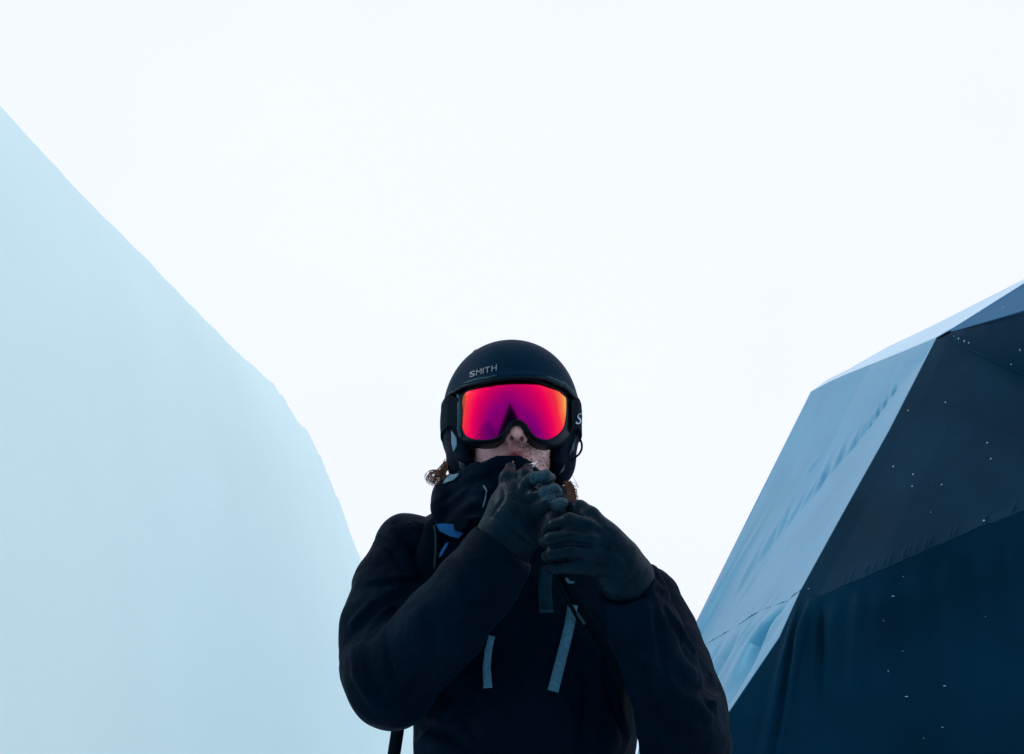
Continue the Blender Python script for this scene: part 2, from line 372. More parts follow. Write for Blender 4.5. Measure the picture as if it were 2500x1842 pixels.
panel('front_skirt', seam_fr, gb, edge_low, np.vstack([poly([(2760, 1150, 6.8)]), gb[-1:]]), 260, 140, M['tarp_shaded'], tent, d_skirt, 'hanging front cloth with shade painted in and soft folds')
# far side, away from the camera, closes the tent down to the snow
bk = np.array([[6.5, 17.0, -0.2], [8.5, 15.5, -0.2], [10.0, 12.0, -0.2]])
panel('back_panel', ridge_out, bk, np.vstack([poly([L_]), bk[:1]]), np.vstack([ridge_out[-1:], bk[-1:]]), 40, 20, M['tarp_shaded'], tent)
panel('far_end_panel', poly([L_, L_]), np.vstack([sl[-1], bk[0]]), np.vstack([poly([L_]), sl]), np.vstack([poly([L_]), bk[:1]]), 20, 40, M['tarp_lit'], tent)
# seams: thin welt ropes that follow the sewn joints
def tube_pts(P, r, n=8, taper=None):
    P = np.asarray(P, float); T = np.gradient(P, axis=0); T /= np.linalg.norm(T, axis=1, keepdims=True) + 1e-12
    up = np.array([0.13, 0.21, 0.97]); V = []
    for i, (p, t_) in enumerate(zip(P, T)):
        a = np.cross(t_, up); a /= np.linalg.norm(a) + 1e-9; b = np.cross(t_, a)
        rr = r[i] if hasattr(r, '__len__') else r
        for k in range(n):
            q = 2 * math.pi * k / n; V.append(p + rr * (math.cos(q) * a + math.sin(q) * b))
    F = []
    for i in range(len(P) - 1):
        for k in range(n):
            F.append((i * n + k, i * n + (k + 1) % n, (i + 1) * n + (k + 1) % n, (i + 1) * n + k))
    F.append(tuple(range(n))[::-1]); F.append(tuple((len(P) - 1) * n + k for k in range(n)))
    return V, F
M['seam'] = mat('seam_tape', (0.03, 0.12, 0.20), 0.7, spec=0.2)
for (pl, r_, mt_) in ((seam_side, 0.008, M['seam']), (seam_fr, 0.009, M['tarp_shaded'])):
    q = resample(pl, 260); q[:, 2] += 0.012 * noise2(np.arange(260) * 0.5, np.zeros(260), 55, 3)
    V_, F_q = tube_pts(q, r_, 6); mesh('seam', V_, F_q, mt_, tent)
V_, F_q = tube_pts(poly([(2286, 828, 8.9), (2298, 822, 8.86), (2316, 812, 8.84), (2322, 808, 8.84)]), np.array([.004, .010, .012, .004]), 8); mesh('tie_knot', V_, F_q, M['black'], tent)
# snow specks on the cloth
bt = bvh_of(*[o for o in tent.children if o.name.startswith(('front', 'middle', 'upper', 'side_panel'))])
ico = bmesh.new(); bmesh.ops.create_icosphere(ico, subdivisions=1, radius=1); iv = np.array([v.co[:] for v in ico.verts]); ifc = np.array([[v.index for v in f.verts] for f in ico.faces]); ico.free()
def specks(name, pts, rads, parent, mt_, sq=None):
    V = []; F = []
    for k, (p, r_) in enumerate(zip(pts, rads)):
        r_ = r_ * 0.85
        sc = np.array(sq[k]) if sq is not None else 1.0
        F.append(ifc + len(V) * len(iv)); V.append(iv * r_ * sc + p)
    return mesh(name, np.vstack(V), np.vstack(F), mt_, parent)
sp = []; sr = []
rs = random.Random(12)
for _ in range(230):
    px, py = rs.uniform(2050, 2500), rs.uniform(690, 1430)
    if rs.random() < (py - 700) / 1100: continue
    p = hit(bt, px, py, 0.004)
    if p is not None and (px > 2288 - (py - 825) * 0.52 + 12):
        sp.append(p); sr.append(rs.choice([0.0015, 0.0018, 0.0022, 0.0022, 0.003, 0.0035]))
for (px, py, r_) in ((2342, 828, .013), (2356, 834, .014), (2367, 838, .012), (2330, 822, .007), (2218, 1004, .011), (2182, 1141, .012), (2230, 1160, .011), (2228, 1189, .01), (2300, 1185, .010), (2309, 984, .010),
                     (2411, 1083, .011), (2450, 753, .012), (2393, 764, .01), (2492, 855, .012), (2470, 890, .010), (2420, 1122, .010), (2403, 1273, .011)):
    p = hit(bt, px, py, 0.004)
    if p is not None: sp.append(p); sr.append(r_)
for _ in range(220):
    px, py = rs.uniform(1760, 2260), rs.uniform(860, 1500)
    p = hit(bt, px, py, 0.002)
    if p is not None and px < 2288 - (py - 825) * 0.52 and rs.random() < 0.5: sp.append(p); sr.append(rs.choice([.0025, .0035]))
o = specks('snow_speck', sp, sr, tent, M['flake']); o['kind'] = 'stuff'
# loose flakes in the air between the person and the tent
fp = []; fr = []; fs = []
for (px, py, L, a) in ((2180, 1456, 9, 5), (2306, 1675, 9, 12), (2213, 1701, 10, 4), (2301, 1776, 5, 35), (2255, 1803, 2.5, 0), (2169, 1640, 2.5, 0), (2168, 1638, 2, 0), (2345, 1872, 3, 0),
                       (1974, 1438, 4, 5), (2272, 1251, 3, 60), (2204, 1590, 2, 0), (2205, 1408, 2, 0), (2157, 1516, 2, 0), (2406, 1506, 2.5, 0)):
    Y = rs.uniform(5.2, 6.2); p = at(px, py, Y); m1 = mpp(p)
    fp.append(p); fr.append(m1 * 1.25); fs.append((L / 2.0 if L > 3 else 1, 1, 1))
fl = specks('falling_snow', fp, fr, None, M['flake'], fs)
tag(fl, 'scattered snow flakes drifting in front of the dark tent', 'snow', kind='stuff')

# a dark peaked tent behind the camera: only its mirror image shows, in the goggles
tb = empty('peaked_tent', (-0.9, -6.8, 0), 'dark peaked tent behind the camera, seen only mirrored in the goggles', 'tent')
pk = np.array([-0.9, -6.6, 6.6]); base = [np.array([x, y, -0.1]) for x, y in ((-3.4, -4.6), (3.6, -4.2), (4.6, -9.5), (-4.6, -9.8))]
for i in range(4):
    a, b = base[i], base[(i + 1) % 4]; mid = (a + b) / 2
    P, u, v_ = coons(np.array([pk, pk]), np.array([a, b]), np.array([pk, pk * .5 + a * .5 - [0, 0, .5], a]), np.array([pk, pk * .5 + b * .5 - [0, 0, .5], b]), 14, 14)
    P[..., 0] += 0.12 * noise2(P[..., 2] * 1.3, P[..., 1], 71, 4) * (v_ > 0.02); P[..., 1] += 0.12 * noise2(P[..., 2] * 1.1, P[..., 0], 72, 4) * (v_ > 0.02)
    mesh('panel', P.reshape(-1, 3), grid_faces(14, 14), M['tarp_shaded'], tb)
for (x0, y0, r0, h0, sd_) in ((-6.5, -3.5, 3.2, 3.0, 61), (6.0, -4.5, 3.0, 2.2, 62)):   # unseen mounds added behind the camera to mottle the goggle reflection
    q_ = np.linspace(-1, 1, 41); A_, B_ = np.meshgrid(q_, q_, indexing='ij'); rr = np.clip(1 - (A_ ** 2 + B_ ** 2), 0, 1)
    zz_ = h0 * rr ** 0.8 * (1 + 0.18 * noise2(A_ * 4, B_ * 4, sd_, 4)) - 0.15
    o = mesh('reflection_mound', np.stack([x0 + A_ * r0, y0 + B_ * r0, zz_], -1).reshape(-1, 3), grid_faces(41, 41), M['snow']); tag(o, kind='structure')
V_, F_q = tube_pts(np.array([pk - [0, 0, 6.0], pk + [0, 0, 0.3]]), 0.05, 8); mesh('pole', V_, F_q, M['black'], tb)

# ------------------------------------------------------------------ sculpting in a distance field
class Clay:
    def __init__(s, lo, hi, h, axes=None):
        s.ax = axes if axes else [np.arange(lo[k], hi[k] + h, h) for k in range(3)]
        s.D = np.full([len(a) for a in s.ax], 0.08, np.float32)
    def box(s, lo, hi):
        sl = []
        for k in range(3):
            i0 = max(0, np.searchsorted(s.ax[k], lo[k]) - 1); i1 = min(len(s.ax[k]), np.searchsorted(s.ax[k], hi[k]) + 1)
            if i1 <= i0: return None
            sl.append(slice(i0, i1))
        return tuple(sl)
    def pts(s, sl):
        return [a.astype(np.float32) for a in (s.ax[0][sl[0]][:, None, None], s.ax[1][sl[1]][None, :, None], s.ax[2][sl[2]][None, None, :])]
    def put(s, lo, hi, fn, k=0.0, op='add', pad=0.06):
        sl = s.box(np.array(lo) - pad, np.array(hi) + pad)
        if sl is None: return
        x, y, z = s.pts(sl); d = fn(x, y, z).astype(np.float32); D = s.D[sl]
        if op == 'add':
            if k > 0:
                h = np.clip(0.5 + 0.5 * (D - d) / k, 0, 1); s.D[sl] = D * (1 - h) + d * h - k * h * (1 - h)
            else: s.D[sl] = np.minimum(D, d)
        elif op == 'cut':
            d = -d
            if k > 0:
                h = np.clip(0.5 - 0.5 * (D - d) / k, 0, 1); s.D[sl] = D * (1 - h) + d * h + k * h * (1 - h)
            else: s.D[sl] = np.maximum(D, d)
        elif op == 'off': s.D[sl] = D + d
    def ball(s, c, r, k=0.0, op='add', M3=None):
        c = np.asarray(c, float); r = np.asarray([r] * 3 if np.isscalar(r) else r, float); R_ = r.max()
        def fn(x, y, z):
            X, Y, Z = x - c[0], y - c[1], z - c[2]
            if M3 is not None:
                X, Y, Z = (M3[0, 0] * X + M3[1, 0] * Y + M3[2, 0] * Z, M3[0, 1] * X + M3[1, 1] * Y + M3[2, 1] * Z, M3[0, 2] * X + M3[1, 2] * Y + M3[2, 2] * Z)
            k0 = np.sqrt((X / r[0]) ** 2 + (Y / r[1]) ** 2 + (Z / r[2]) ** 2) + 1e-6
            k1 = np.sqrt((X / r[0] ** 2) ** 2 + (Y / r[1] ** 2) ** 2 + (Z / r[2] ** 2) ** 2) + 1e-6
            return k0 * (k0 - 1) / k1
        s.put(c - R_, c + R_, fn, k, op)
    def seg(s, a, b, ra, rb, k=0.0, op='add'):
        a = np.asarray(a, float); b = np.asarray(b, float); R_ = max(ra, rb); ab = b - a; L2 = float(ab @ ab) + 1e-12
        def fn(x, y, z):
            t = np.clip(((x - a[0]) * ab[0] + (y - a[1]) * ab[1] + (z - a[2]) * ab[2]) / L2, 0, 1)
            return np.sqrt((x - a[0] - t * ab[0]) ** 2 + (y - a[1] - t * ab[1]) ** 2 + (z - a[2] - t * ab[2]) ** 2) - (ra + (rb - ra) * t)
        s.put(np.minimum(a, b) - R_, np.maximum(a, b) + R_, fn, k, op)
    def chain(s, pts, k=0.0, op='add', k0=None):
        """pts: (px, py, Y, radius in photo pixels)"""
        P = [at(p[0], p[1], p[2]) for p in pts]; r = [p[3] * mpp(q) for p, q in zip(pts, P)]
        for i in range(len(P) - 1): s.seg(P[i], P[i + 1], r[i], r[i + 1], (k0 if (i == 0 and k0 is not None) else k), op)
    def rumple(s, amp, f, seed):
        r_ = np.random.default_rng(seed); near = np.abs(s.D) < 0.05
        I = np.nonzero(near); X = s.ax[0][I[0]]; Y = s.ax[1][I[1]]; Z = s.ax[2][I[2]]
        acc = np.zeros(len(X))
        for k in range(5):
            d = r_.normal(size=3); d /= np.linalg.norm(d); e = r_.normal(size=3); e /= np.linalg.norm(e); ff = f * (0.7 + 0.35 * k)
            ph = (X * d[0] + Y * d[1] + Z * d[2]) * ff + r_.uniform(0, 6) + 1.8 * np.sin((X * e[0] + Y * e[1] + Z * e[2]) * ff * 0.55 + r_.uniform(0, 6))
            acc += (1.27 - 2 * np.abs(np.sin(ph * 0.5))) / (1 + 0.6 * k)
        s.D[I] += (amp * acc).astype(np.float32)
    def sample(s, p):
        idx = []
        for k in range(3):
            a = s.ax[k]; i = int(np.searchsorted(a, p[k])) - 1
            if i < 0 or i >= len(a) - 1: return 1.0
            idx.append((i, (p[k] - a[i]) / (a[i + 1] - a[i])))
        (i, fx), (j, fy), (l, fz) = idx
        c = s.D[i:i + 2, j:j + 2, l:l + 2]
        c = c[0] * (1 - fx) + c[1] * fx; c = c[0] * (1 - fy) + c[1] * fy
        return float(c[0] * (1 - fz) + c[1] * fz)
    def march(s, px, py, y0):
        d = ray(px, py); d = d / np.linalg.norm(d); t = y0 / d[1]
        for _ in range(500):
            v_ = s.sample(CAM + d * t)
            if v_ < 0.0008: return CAM + d * t
            t += max(0.001, min(v_ * 0.6, 0.01))
            if t > 3.2: return None
        return None
    FS = 1.0
    def stroke(s, pts, wpx, amp, y0=1.45, n=10, taper=True):
        amp = amp * Clay.FS
        """press (amp > 0) or raise (amp < 0) a fold along a line measured on the photo"""
        P = []
        q = resample(np.array(pts, float), n)
        for a in q:
            h_ = s.march(a[0], a[1], y0)
            if h_ is not None and (not P or abs(h_[1] - P[-1][1]) < 0.08): P.append(h_)
        if len(P) < 2: return
        P = np.array(P); wd = wpx * mpp(P[0]); lo, hi = P.min(0), P.max(0); N = len(P) - 1
        def fn(x, y, z):
            best = None; tb_ = None
            for i in range(N):
                a, b = P[i], P[i + 1]; ab = b - a; L2 = float(ab @ ab) + 1e-12
                t = np.clip(((x - a[0]) * ab[0] + (y - a[1]) * ab[1] + (z - a[2]) * ab[2]) / L2, 0, 1)
                d2 = (x - a[0] - t * ab[0]) ** 2 + (y - a[1] - t * ab[1]) ** 2 + (z - a[2] - t * ab[2]) ** 2
                if best is None: best = d2; tb_ = (t + i) / N + 0 * d2
                else:
                    m = d2 < best; best = np.where(m, d2, best); tb_ = np.where(m, (t + i) / N, tb_)
            a_ = amp * (np.sin(np.clip(tb_, 0.04, 0.96) * math.pi) ** 0.6 if taper else 1)
            return a_ * np.exp(-best / wd ** 2)
        s.put(lo, hi, fn, op='off', pad=2.6 * wd)
    def mesh(s, name, mt, parent, iso=0.0):
        D = s.D; S = D < iso
        nx, ny, nz = D.shape
        c = S[:-1, :-1, :-1].astype(np.int8)
        tot = np.zeros((nx - 1, ny - 1, nz - 1), np.int8)
        for i in (0, 1):
            for j in (0, 1):
                for l in (0, 1): tot += S[i:nx - 1 + i, j:ny - 1 + j, l:nz - 1 + l]
        cells = np.argwhere((tot > 0) & (tot < 8)); idx = np.full(tot.shape, -1, np.int64)
        idx[tuple(cells.T)] = np.arange(len(cells))
        acc = np.zeros((len(cells), 3)); cnt = np.zeros(len(cells))
        corners = [(i, j, l) for i in (0, 1) for j in (0, 1) for l in (0, 1)]
        for a in corners:
            for k in range(3):
                if a[k] == 1: continue
                b = list(a); b[k] = 1
                ca = cells + a; cb = cells + b
                da = D[tuple(ca.T)]; db = D[tuple(cb.T)]; m = (da < iso) != (db < iso)
                t = np.where(m, (iso - da) / np.where(m, db - da, 1), 0)
                pa = np.stack([s.ax[q][ca[:, q]] for q in range(3)], 1); pb = np.stack([s.ax[q][cb[:, q]] for q in range(3)], 1)
                acc += np.where(m[:, None], pa + (pb - pa) * t[:, None], 0); cnt += m
        V = acc / np.maximum(cnt, 1)[:, None]
        F = []
        for k in range(3):
            sa = [slice(0, n - (1 if q == k else 0)) for q, n in enumerate(D.shape)]
            sb = [slice(1 if q == k else 0, n) for q, n in enumerate(D.shape)]
            e = np.argwhere(S[tuple(sa)] != S[tuple(sb)])
            o1, o2 = [q for q in range(3) if q != k]
            ok = (e[:, o1] > 0) & (e[:, o2] > 0) & (e[:, o1] < D.shape[o1] - 1) & (e[:, o2] < D.shape[o2] - 1); e = e[ok]
            q = []
            for (u_, v_) in ((1, 1), (0, 1), (0, 0), (1, 0)):
                f = e.copy(); f[:, o1] -= u_; f[:, o2] -= v_; q.append(idx[tuple(f.T)])
            q = np.stack(q, 1); inside = S[tuple(e.T)]
            flip = inside if k != 1 else ~inside
            q[~flip] = q[~flip][:, ::-1]; F.append(q)
        F = np.vstack(F)
        return mesh(name, V, F, mt, parent)

# ------------------------------------------------------------------ the person
GROUND = np.array([0.0, 2.08, 0.0])
person = empty('person', tuple(GROUND), 'person in black jacket holding both gloved hands to the mouth', 'person')
# head frame
TILT, YAW = R(-3), R(4.5)
HC = at(1249, 1070, 2.03)
RX = np.array([[1, 0, 0], [0, math.cos(TILT), -math.sin(TILT)], [0, math.sin(TILT), math.cos(TILT)]])
RZ = np.array([[math.cos(YAW), -math.sin(YAW), 0], [math.sin(YAW), math.cos(YAW), 0], [0, 0, 1]])
HM = RZ @ RX
def hw(p): return HC + HM @ np.asarray(p, float)
def hw_many(P): return HC + np.asarray(P) @ HM.T
def to_head(P): return (np.asarray(P) - HC) @ HM
def hl(px, py, yl):       # head-frame point on a sight line at head depth yl
    o_ = to_head(CAM); d = HM.T @ ray(px, py); return o_ + d * ((yl - o_[1]) / d[1])

# body: one continuous mesh (fine grid round the head, coarser below)
def axis(lo, a, b, hi, fine, coarse):
    return np.concatenate([np.arange(lo, a, coarse), np.arange(a, b, fine), np.arange(b, hi, coarse)])
hx, hy_, hz_ = HC
bodyc = Clay(None, None, None, axes=[axis(-0.5, hx - 0.10, hx + 0.105, 0.55, 0.0022, 0.014), axis(1.55, hy_ - 0.16, hy_ - 0.03, 2.45, 0.0022, 0.012), axis(-0.02, hz_ - 0.155, hz_ + 0.02, hz_ + 0.2, 0.0022, 0.014)])
B = bodyc
B.ball(hw((0, 0.01, 0.03)), (0.074, 0.094, 0.10), M3=HM)
B.ball(hw((0, -0.022, -0.045)), (0.071, 0.070, 0.080), 0.03, M3=HM)
B.ball(hw((0, -0.045, -0.098)), (0.040, 0.038, 0.032), 0.03, M3=HM)
for sx in (-1, 1):
    B.ball(hw((sx * 0.043, -0.058, -0.022)), (0.024, 0.022, 0.022), 0.02, M3=HM)      # cheekbone
    B.ball(hw((sx * 0.032, -0.089, 0.012)), (0.017, 0.014, 0.012), 0.01, 'cut', M3=HM)  # eye socket
    B.ball(hw((sx * 0.032, -0.078, 0.010)), 0.0135, 0.003)                              # eye
    B.ball(hw((sx * 0.076, 0.01, -0.012)), (0.008, 0.018, 0.030), 0.008, M3=HM)         # ear
B.seg(hw((0, -0.088, 0.012)), hw((0, -0.112, -0.024)), 0.010, 0.0125, 0.012)
B.ball(hw((0, -0.114, -0.030)), (0.0125, 0.0115, 0.0105), 0.008, M3=HM)
for sx in (-1, 1): B.ball(hw((sx * 0.0125, -0.1035, -0.0345)), (0.0085, 0.0105, 0.0085), 0.006, M3=HM)
B.ball(hw((0, -0.074, -0.062)), (0.030, 0.022, 0.022), 0.015, M3=HM)          # muzzle
B.seg(hw((-0.022, -0.083, -0.0615)), hw((0, -0.0965, -0.0575)), 0.0035, 0.0058, 0.005)
B.seg(hw((0.022, -0.083, -0.0615)), hw((0, -0.0965, -0.0575)), 0.0035, 0.0058, 0.005)
B.seg(hw((-0.018, -0.083, -0.0705)), hw((0.018, -0.083, -0.0705)), 0.006, 0.006, 0.006)
B.seg(hw((-0.022, -0.092, -0.0650)), hw((0.022, -0.092, -0.0650)), 0.0016, 0.0016, 0.002, 'cut')
B.seg(hw((0, -0.100, -0.046)), hw((0, -0.099, -0.058)), 0.0026, 0.0022, 0.004, 'cut')       # groove above the lip
for sx in (-1, 1): B.ball(hw((sx * 0.0090, -0.1150, -0.0400)), (0.0046, 0.0065, 0.0060), 0.0015, 'cut', M3=HM)  # nostrils
neck = at(1262, 1290, 2.13)
B.seg(hw((0, 0.02, -0.06)), neck, 0.058, 0.066, 0.03)
def bp(px, py, Y): return at(px, py, Y)
tor = [bp(1268, 1420, 2.14), bp(1268, 1600, 2.14), bp(1268, 1830, 2.13)]
B.ball(tor[0] + np.array([0, .02, -.03]), (0.15, 0.08, 0.10), 0.05); B.ball(tor[1], (0.165, 0.105, 0.18), 0.06); B.ball(tor[2], (0.15, 0.10, 0.18), 0.06)
armA = [(1010, 1370, 2.10), (955, 1660, 2.0), (1228, 1330, 1.84)]; armB = [(1530, 1440, 2.12), (1675, 1770, 1.98), (1535, 1440, 1.80)]
for arm in (armA, armB):
    a, b, c = [at(*q) for q in arm]
    B.seg(a + np.array([0, .02, -.03]), b, 0.038, 0.034, 0.03); B.seg(b, c, 0.034, 0.028, 0.02); B.seg(c, c + (c - b) * 0.22, 0.032, 0.022, 0.01)
hip = np.array([0.015, 2.12, 0.95])
B.ball(hip, (0.165, 0.115, 0.13), 0.06)
for sx in (-1, 1):
    k_ = np.array([0.015 + sx * 0.13, 2.06, 0.50]); f_ = np.array([0.015 + sx * 0.15, 2.14, 0.08])
    B.seg(hip + [sx * 0.08, 0, -0.02], k_, 0.085, 0.058, 0.04); B.seg(k_, f_, 0.056, 0.04, 0.02); B.seg(f_, f_ + [0, -0.14, -0.03], 0.04, 0.03, 0.02)
body = B.mesh('body', M['skin'], person)
# tones: lips, reddish nose and cheeks
me = body.data; n = len(me.vertices); co = np.zeros(n * 3, np.float32); me.vertices.foreach_get('co', co)
Lc = to_head(co.reshape(-1, 3) + GROUND)
base = np.array([0.60, 0.385, 0.385]); tone = np.tile(base, (n, 1))
def blend(mask, c):
    global tone
    tone = tone * (1 - mask[:, None]) + np.array(c) * mask[:, None]
blend(np.exp(-((Lc[:, 0] / 0.03) ** 2 + ((Lc[:, 2] + 0.035) / 0.014) ** 2 + ((Lc[:, 1] + 0.11) / 0.03) ** 2)) * 0.7, (0.48, 0.22, 0.24))
lip = np.clip(1.6 - np.sqrt((Lc[:, 0] / 0.024) ** 2 + ((Lc[:, 2] + 0.0635) / 0.0078) ** 2) * 1.4, 0, 1) * (Lc[:, 1] < -0.07)
blend(np.exp(-((Lc[:, 0] / 0.045) ** 2 + ((Lc[:, 2] + 0.065) / 0.022) ** 2)) * (Lc[:, 1] < -0.05) * 0.55, (0.30, 0.13, 0.13))   # moustache shadow of stubble roots
blend(lip, (0.22, 0.035, 0.055))
blend(np.clip(1 - np.sqrt(((np.abs(Lc[:, 0]) - 0.009) / 0.0052) ** 2 + ((Lc[:, 1] + 0.113) / 0.008) ** 2 + ((Lc[:, 2] + 0.038) / 0.006) ** 2) ** 4, 0, 1), (0.05, 0.012, 0.012))   # inside of the nostrils
ca = me.color_attributes.new('tone', 'FLOAT_COLOR', 'POINT'); ca.data.foreach_set('color', np.hstack([tone, np.ones((n, 1))]).astype(np.float32).ravel())
bb = bvh_of(body)
# stubble and moustache: thousands of short hairs
V_ = []; F_q = []
rb = random.Random(5)
def hair_tri(p, d, L, w_):
    s_ = np.cross(d, [0.3, 1, 0.2]); s_ /= np.linalg.norm(s_) + 1e-9
    b0 = len(V_); V_.extend([p - s_ * w_, p + s_ * w_, p + d * L * .6 + s_ * w_ * .6 + np.array([0, 0, -L * .1]), p + d * L + np.array([0, 0, -L * .25])]); F_q.append((b0, b0 + 1, b0 + 2)); F_q.append((b0, b0 + 2, b0 + 3))
for _ in range(6500):
    px, py = rb.uniform(1158, 1352), rb.uniform(1076, 1175)
    x = (px - 1260) / 92; y = py - (1096 - 4 * abs(x))
    dens = math.exp(-(x / 0.46) ** 2 - (y / 13) ** 2) * 1.0 + 0.55 * max(0, (abs(x) - 0.5)) * max(0, min(1, (py - 1098) / 35)) + 0.22 * max(0, min(1, (py - 1100) / 20))
    if rb.random() > dens: continue
    p = hit(bb, px, py)
    if p is None: continue
    l = to_head(p)
    if abs(l[0]) < 0.022 and abs(l[2] + 0.0635) < 0.006: continue
    nrm = (p - hw((0, 0.0, -0.05))); nrm /= np.linalg.norm(nrm)
    d = nrm * 0.55 + np.array([(l[0] > 0) * 2 - 1, 0, -1.5]) * 0.4 + np.array([rb.uniform(-.4, .4), rb.uniform(-.4, .4), rb.uniform(-.4, .4)])
    d /= np.linalg.norm(d)
    hair_tri(p - nrm * 0.0005, d, rb.uniform(0.003, 0.0065), 0.00026)
o = mesh('beard', V_, F_q, M['beard'], person, smooth=False); o['kind'] = 'stuff'; o['label'] = 'short reddish brown moustache and stubble'

# ---- jacket: torso
Clay.FS = 2.3
J = Clay((-0.36, 1.86, 0.70), (0.36, 2.42, 1.56), 0.0055)
J.chain([(1120, 1370, 2.13, 110), (1170, 1560, 2.13, 150), (1175, 1790, 2.13, 150), (1170, 2000, 2.12, 160), (1165, 2250, 2.12, 165)], 0.05)
J.chain([(1420, 1420, 2.14, 110), (1372, 1570, 2.13, 152), (1384, 1770, 2.13, 153), (1375, 2000, 2.12, 160), (1375, 2250, 2.12, 165)], 0.05)
J.chain([(1130, 1400, 2.15, 120), (1400, 1440, 2.15, 115)], 0.06)
J.chain([(1265, 1320, 2.12, 130), (1262, 1450, 2.11, 150), (1265, 1700, 2.09, 135), (1265, 2250, 2.10, 150)], 0.06)
J.chain([(1050, 1345, 2.14, 66), (1120, 1340, 2.13, 80), (1260, 1350, 2.12, 90), (1440, 1400, 2.13, 75), (1540, 1440, 2.13, 66)], 0.05)
for pts, wd, a in (([(1270, 1420), (1262, 1600), (1255, 1842)], 5, .004), ([(1030, 1770), (1110, 1800), (1160, 1842)], 10, .012), ([(1100, 1700), (1140, 1780), (1200, 1842)], 9, .010),
                   ([(1000, 1830), (1060, 1780), (1100, 1720)], 9, -.008), ([(1420, 1600), (1440, 1700), (1420, 1842)], 12, .010), ([(1150, 1640), (1180, 1720), (1190, 1842)], 8, -.006),
                   ([(1380, 1700), (1400, 1780), (1380, 1842)], 9, -.007), ([(1480, 1640), (1500, 1740), (1525, 1800)], 9, .01)):
    J.stroke(pts, wd, a)
J.rumple(0.0025, 45, 8)
jacket = J.mesh('jacket', M['jacket'], person)
# ---- sleeves
def sleeve(lo, hi, chains, strokes, cuts=(), h_=0.0036):
    c = Clay(lo, hi, h_)
    for ch, k in chains: c.chain(ch, abs(k), k0=(0.03 if k < 0.01 else None))
    for pts, wd, a in strokes: c.stroke(pts, wd, a)
    c.rumple(0.0018, 50, 3)
    for pa, pb, ra, rb_, k in cuts: c.seg(pa, pb, ra, rb_, k, 'cut')
    return c
SA = sleeve((-0.36, 1.70, 1.0), (0.12, 2.30, 1.52),
    [([(1000, 1345, 2.12, 84), (958, 1440, 2.09, 90), (936, 1530, 2.05, 95), (938, 1620, 2.02, 101), (955, 1672, 1.99, 102)], 0.03),
     ([(955, 1668, 1.99, 100), (1005, 1610, 1.96, 104), (1085, 1525, 1.90, 103), (1165, 1430, 1.86, 97), (1212, 1360, 1.84, 91)], 0.009),
     ([(1058, 1330, 2.14, 60), (1000, 1345, 2.12, 80)], 0.03), ([(1030, 1305, 2.15, 34), (1035, 1340, 2.14, 34)], 0.01)],
    [([(900, 1428), (950, 1422), (1000, 1417), (1036, 1414)], 6, .014), ([(890, 1500), (920, 1470), (975, 1444), (1030, 1431)], 6, .014), ([(955, 1500), (975, 1465), (1005, 1443)], 6, .012), ([(905, 1540), (940, 1500), (970, 1478)], 6, .010), ([(900, 1430), (960, 1415), (1010, 1412)], 8, -.007),
     ([(850, 1560), (890, 1510), (940, 1475), (990, 1450)], 9, .016), ([(860, 1520), (905, 1480), (960, 1455), (1000, 1445)], 9, -.010),
     ([(880, 1530), (930, 1495), (980, 1470)], 7, -.010), ([(900, 1555), (945, 1515), (985, 1480)], 7, .012),
     ([(965, 1275), (1000, 1320), (1030, 1370), (1042, 1400)], 10, .014), ([(1000, 1280), (1030, 1330), (1045, 1380)], 8, -.008), ([(925, 1310), (960, 1350), (1000, 1400)], 9, .005),
     ([(960, 1480), (968, 1540), (960, 1600)], 9, .009), ([(985, 1470), (1000, 1530), (990, 1590)], 9, -.008), ([(940, 1540), (945, 1600), (960, 1660)], 7, .008),
     ([(860, 1590), (870, 1650), (905, 1710)], 10, -.008), ([(885, 1580), (900, 1640), (930, 1700)], 8, .008),
     ([(1005, 1450), (1030, 1440), (1050, 1400)], 6, -.008), ([(1040, 1395), (1075, 1420), (1110, 1440)], 7, .006), ([(1090, 1370), (1120, 1400), (1150, 1440)], 7, .005),
     ([(1120, 1340), (1180, 1420), (1190, 1480)], 12, -.005), ([(1010, 1700), (1080, 1640), (1150, 1560)], 16, -.005), ([(1040, 1500), (1060, 1560), (1050, 1620)], 14, .006), ([(930, 1720), (990, 1690), (1040, 1640)], 9, .006),
     ([(1200, 1440), (1150, 1500), (1110, 1570)], 10, .006)],
    ())
# cuff end cut flat across, opened so the hand comes out of it
def cuff_cut(c, px, py, Y, dpx, dpy, dY, rpx, depth):
    a = at(px, py, Y); b = at(px + dpx, py + dpy, Y + dY); ax_ = (b - a) / np.linalg.norm(b - a)
    r_ = 0.16
    def fn(x, y, z): return -((x - a[0]) * ax_[0] + (y - a[1]) * ax_[1] + (z - a[2]) * ax_[2])
    c.put(a - r_, a + r_, lambda x, y, z: np.maximum(fn(x, y, z), np.sqrt((x - a[0]) ** 2 + (y - a[1]) ** 2 + (z - a[2]) ** 2) - r_), 0.010, 'cut', pad=0.01)
    c.seg(a - ax_ * depth, a + ax_ * 0.03, rpx * mpp(a) * 0.9, rpx * mpp(a), 0.004, 'cut')
cuff_cut(SA, 1233, 1323, 1.835, 52, -62, -0.012, 78, 0.03)
sleeveA = SA.mesh('sleeve', M['jacket'], jacket)
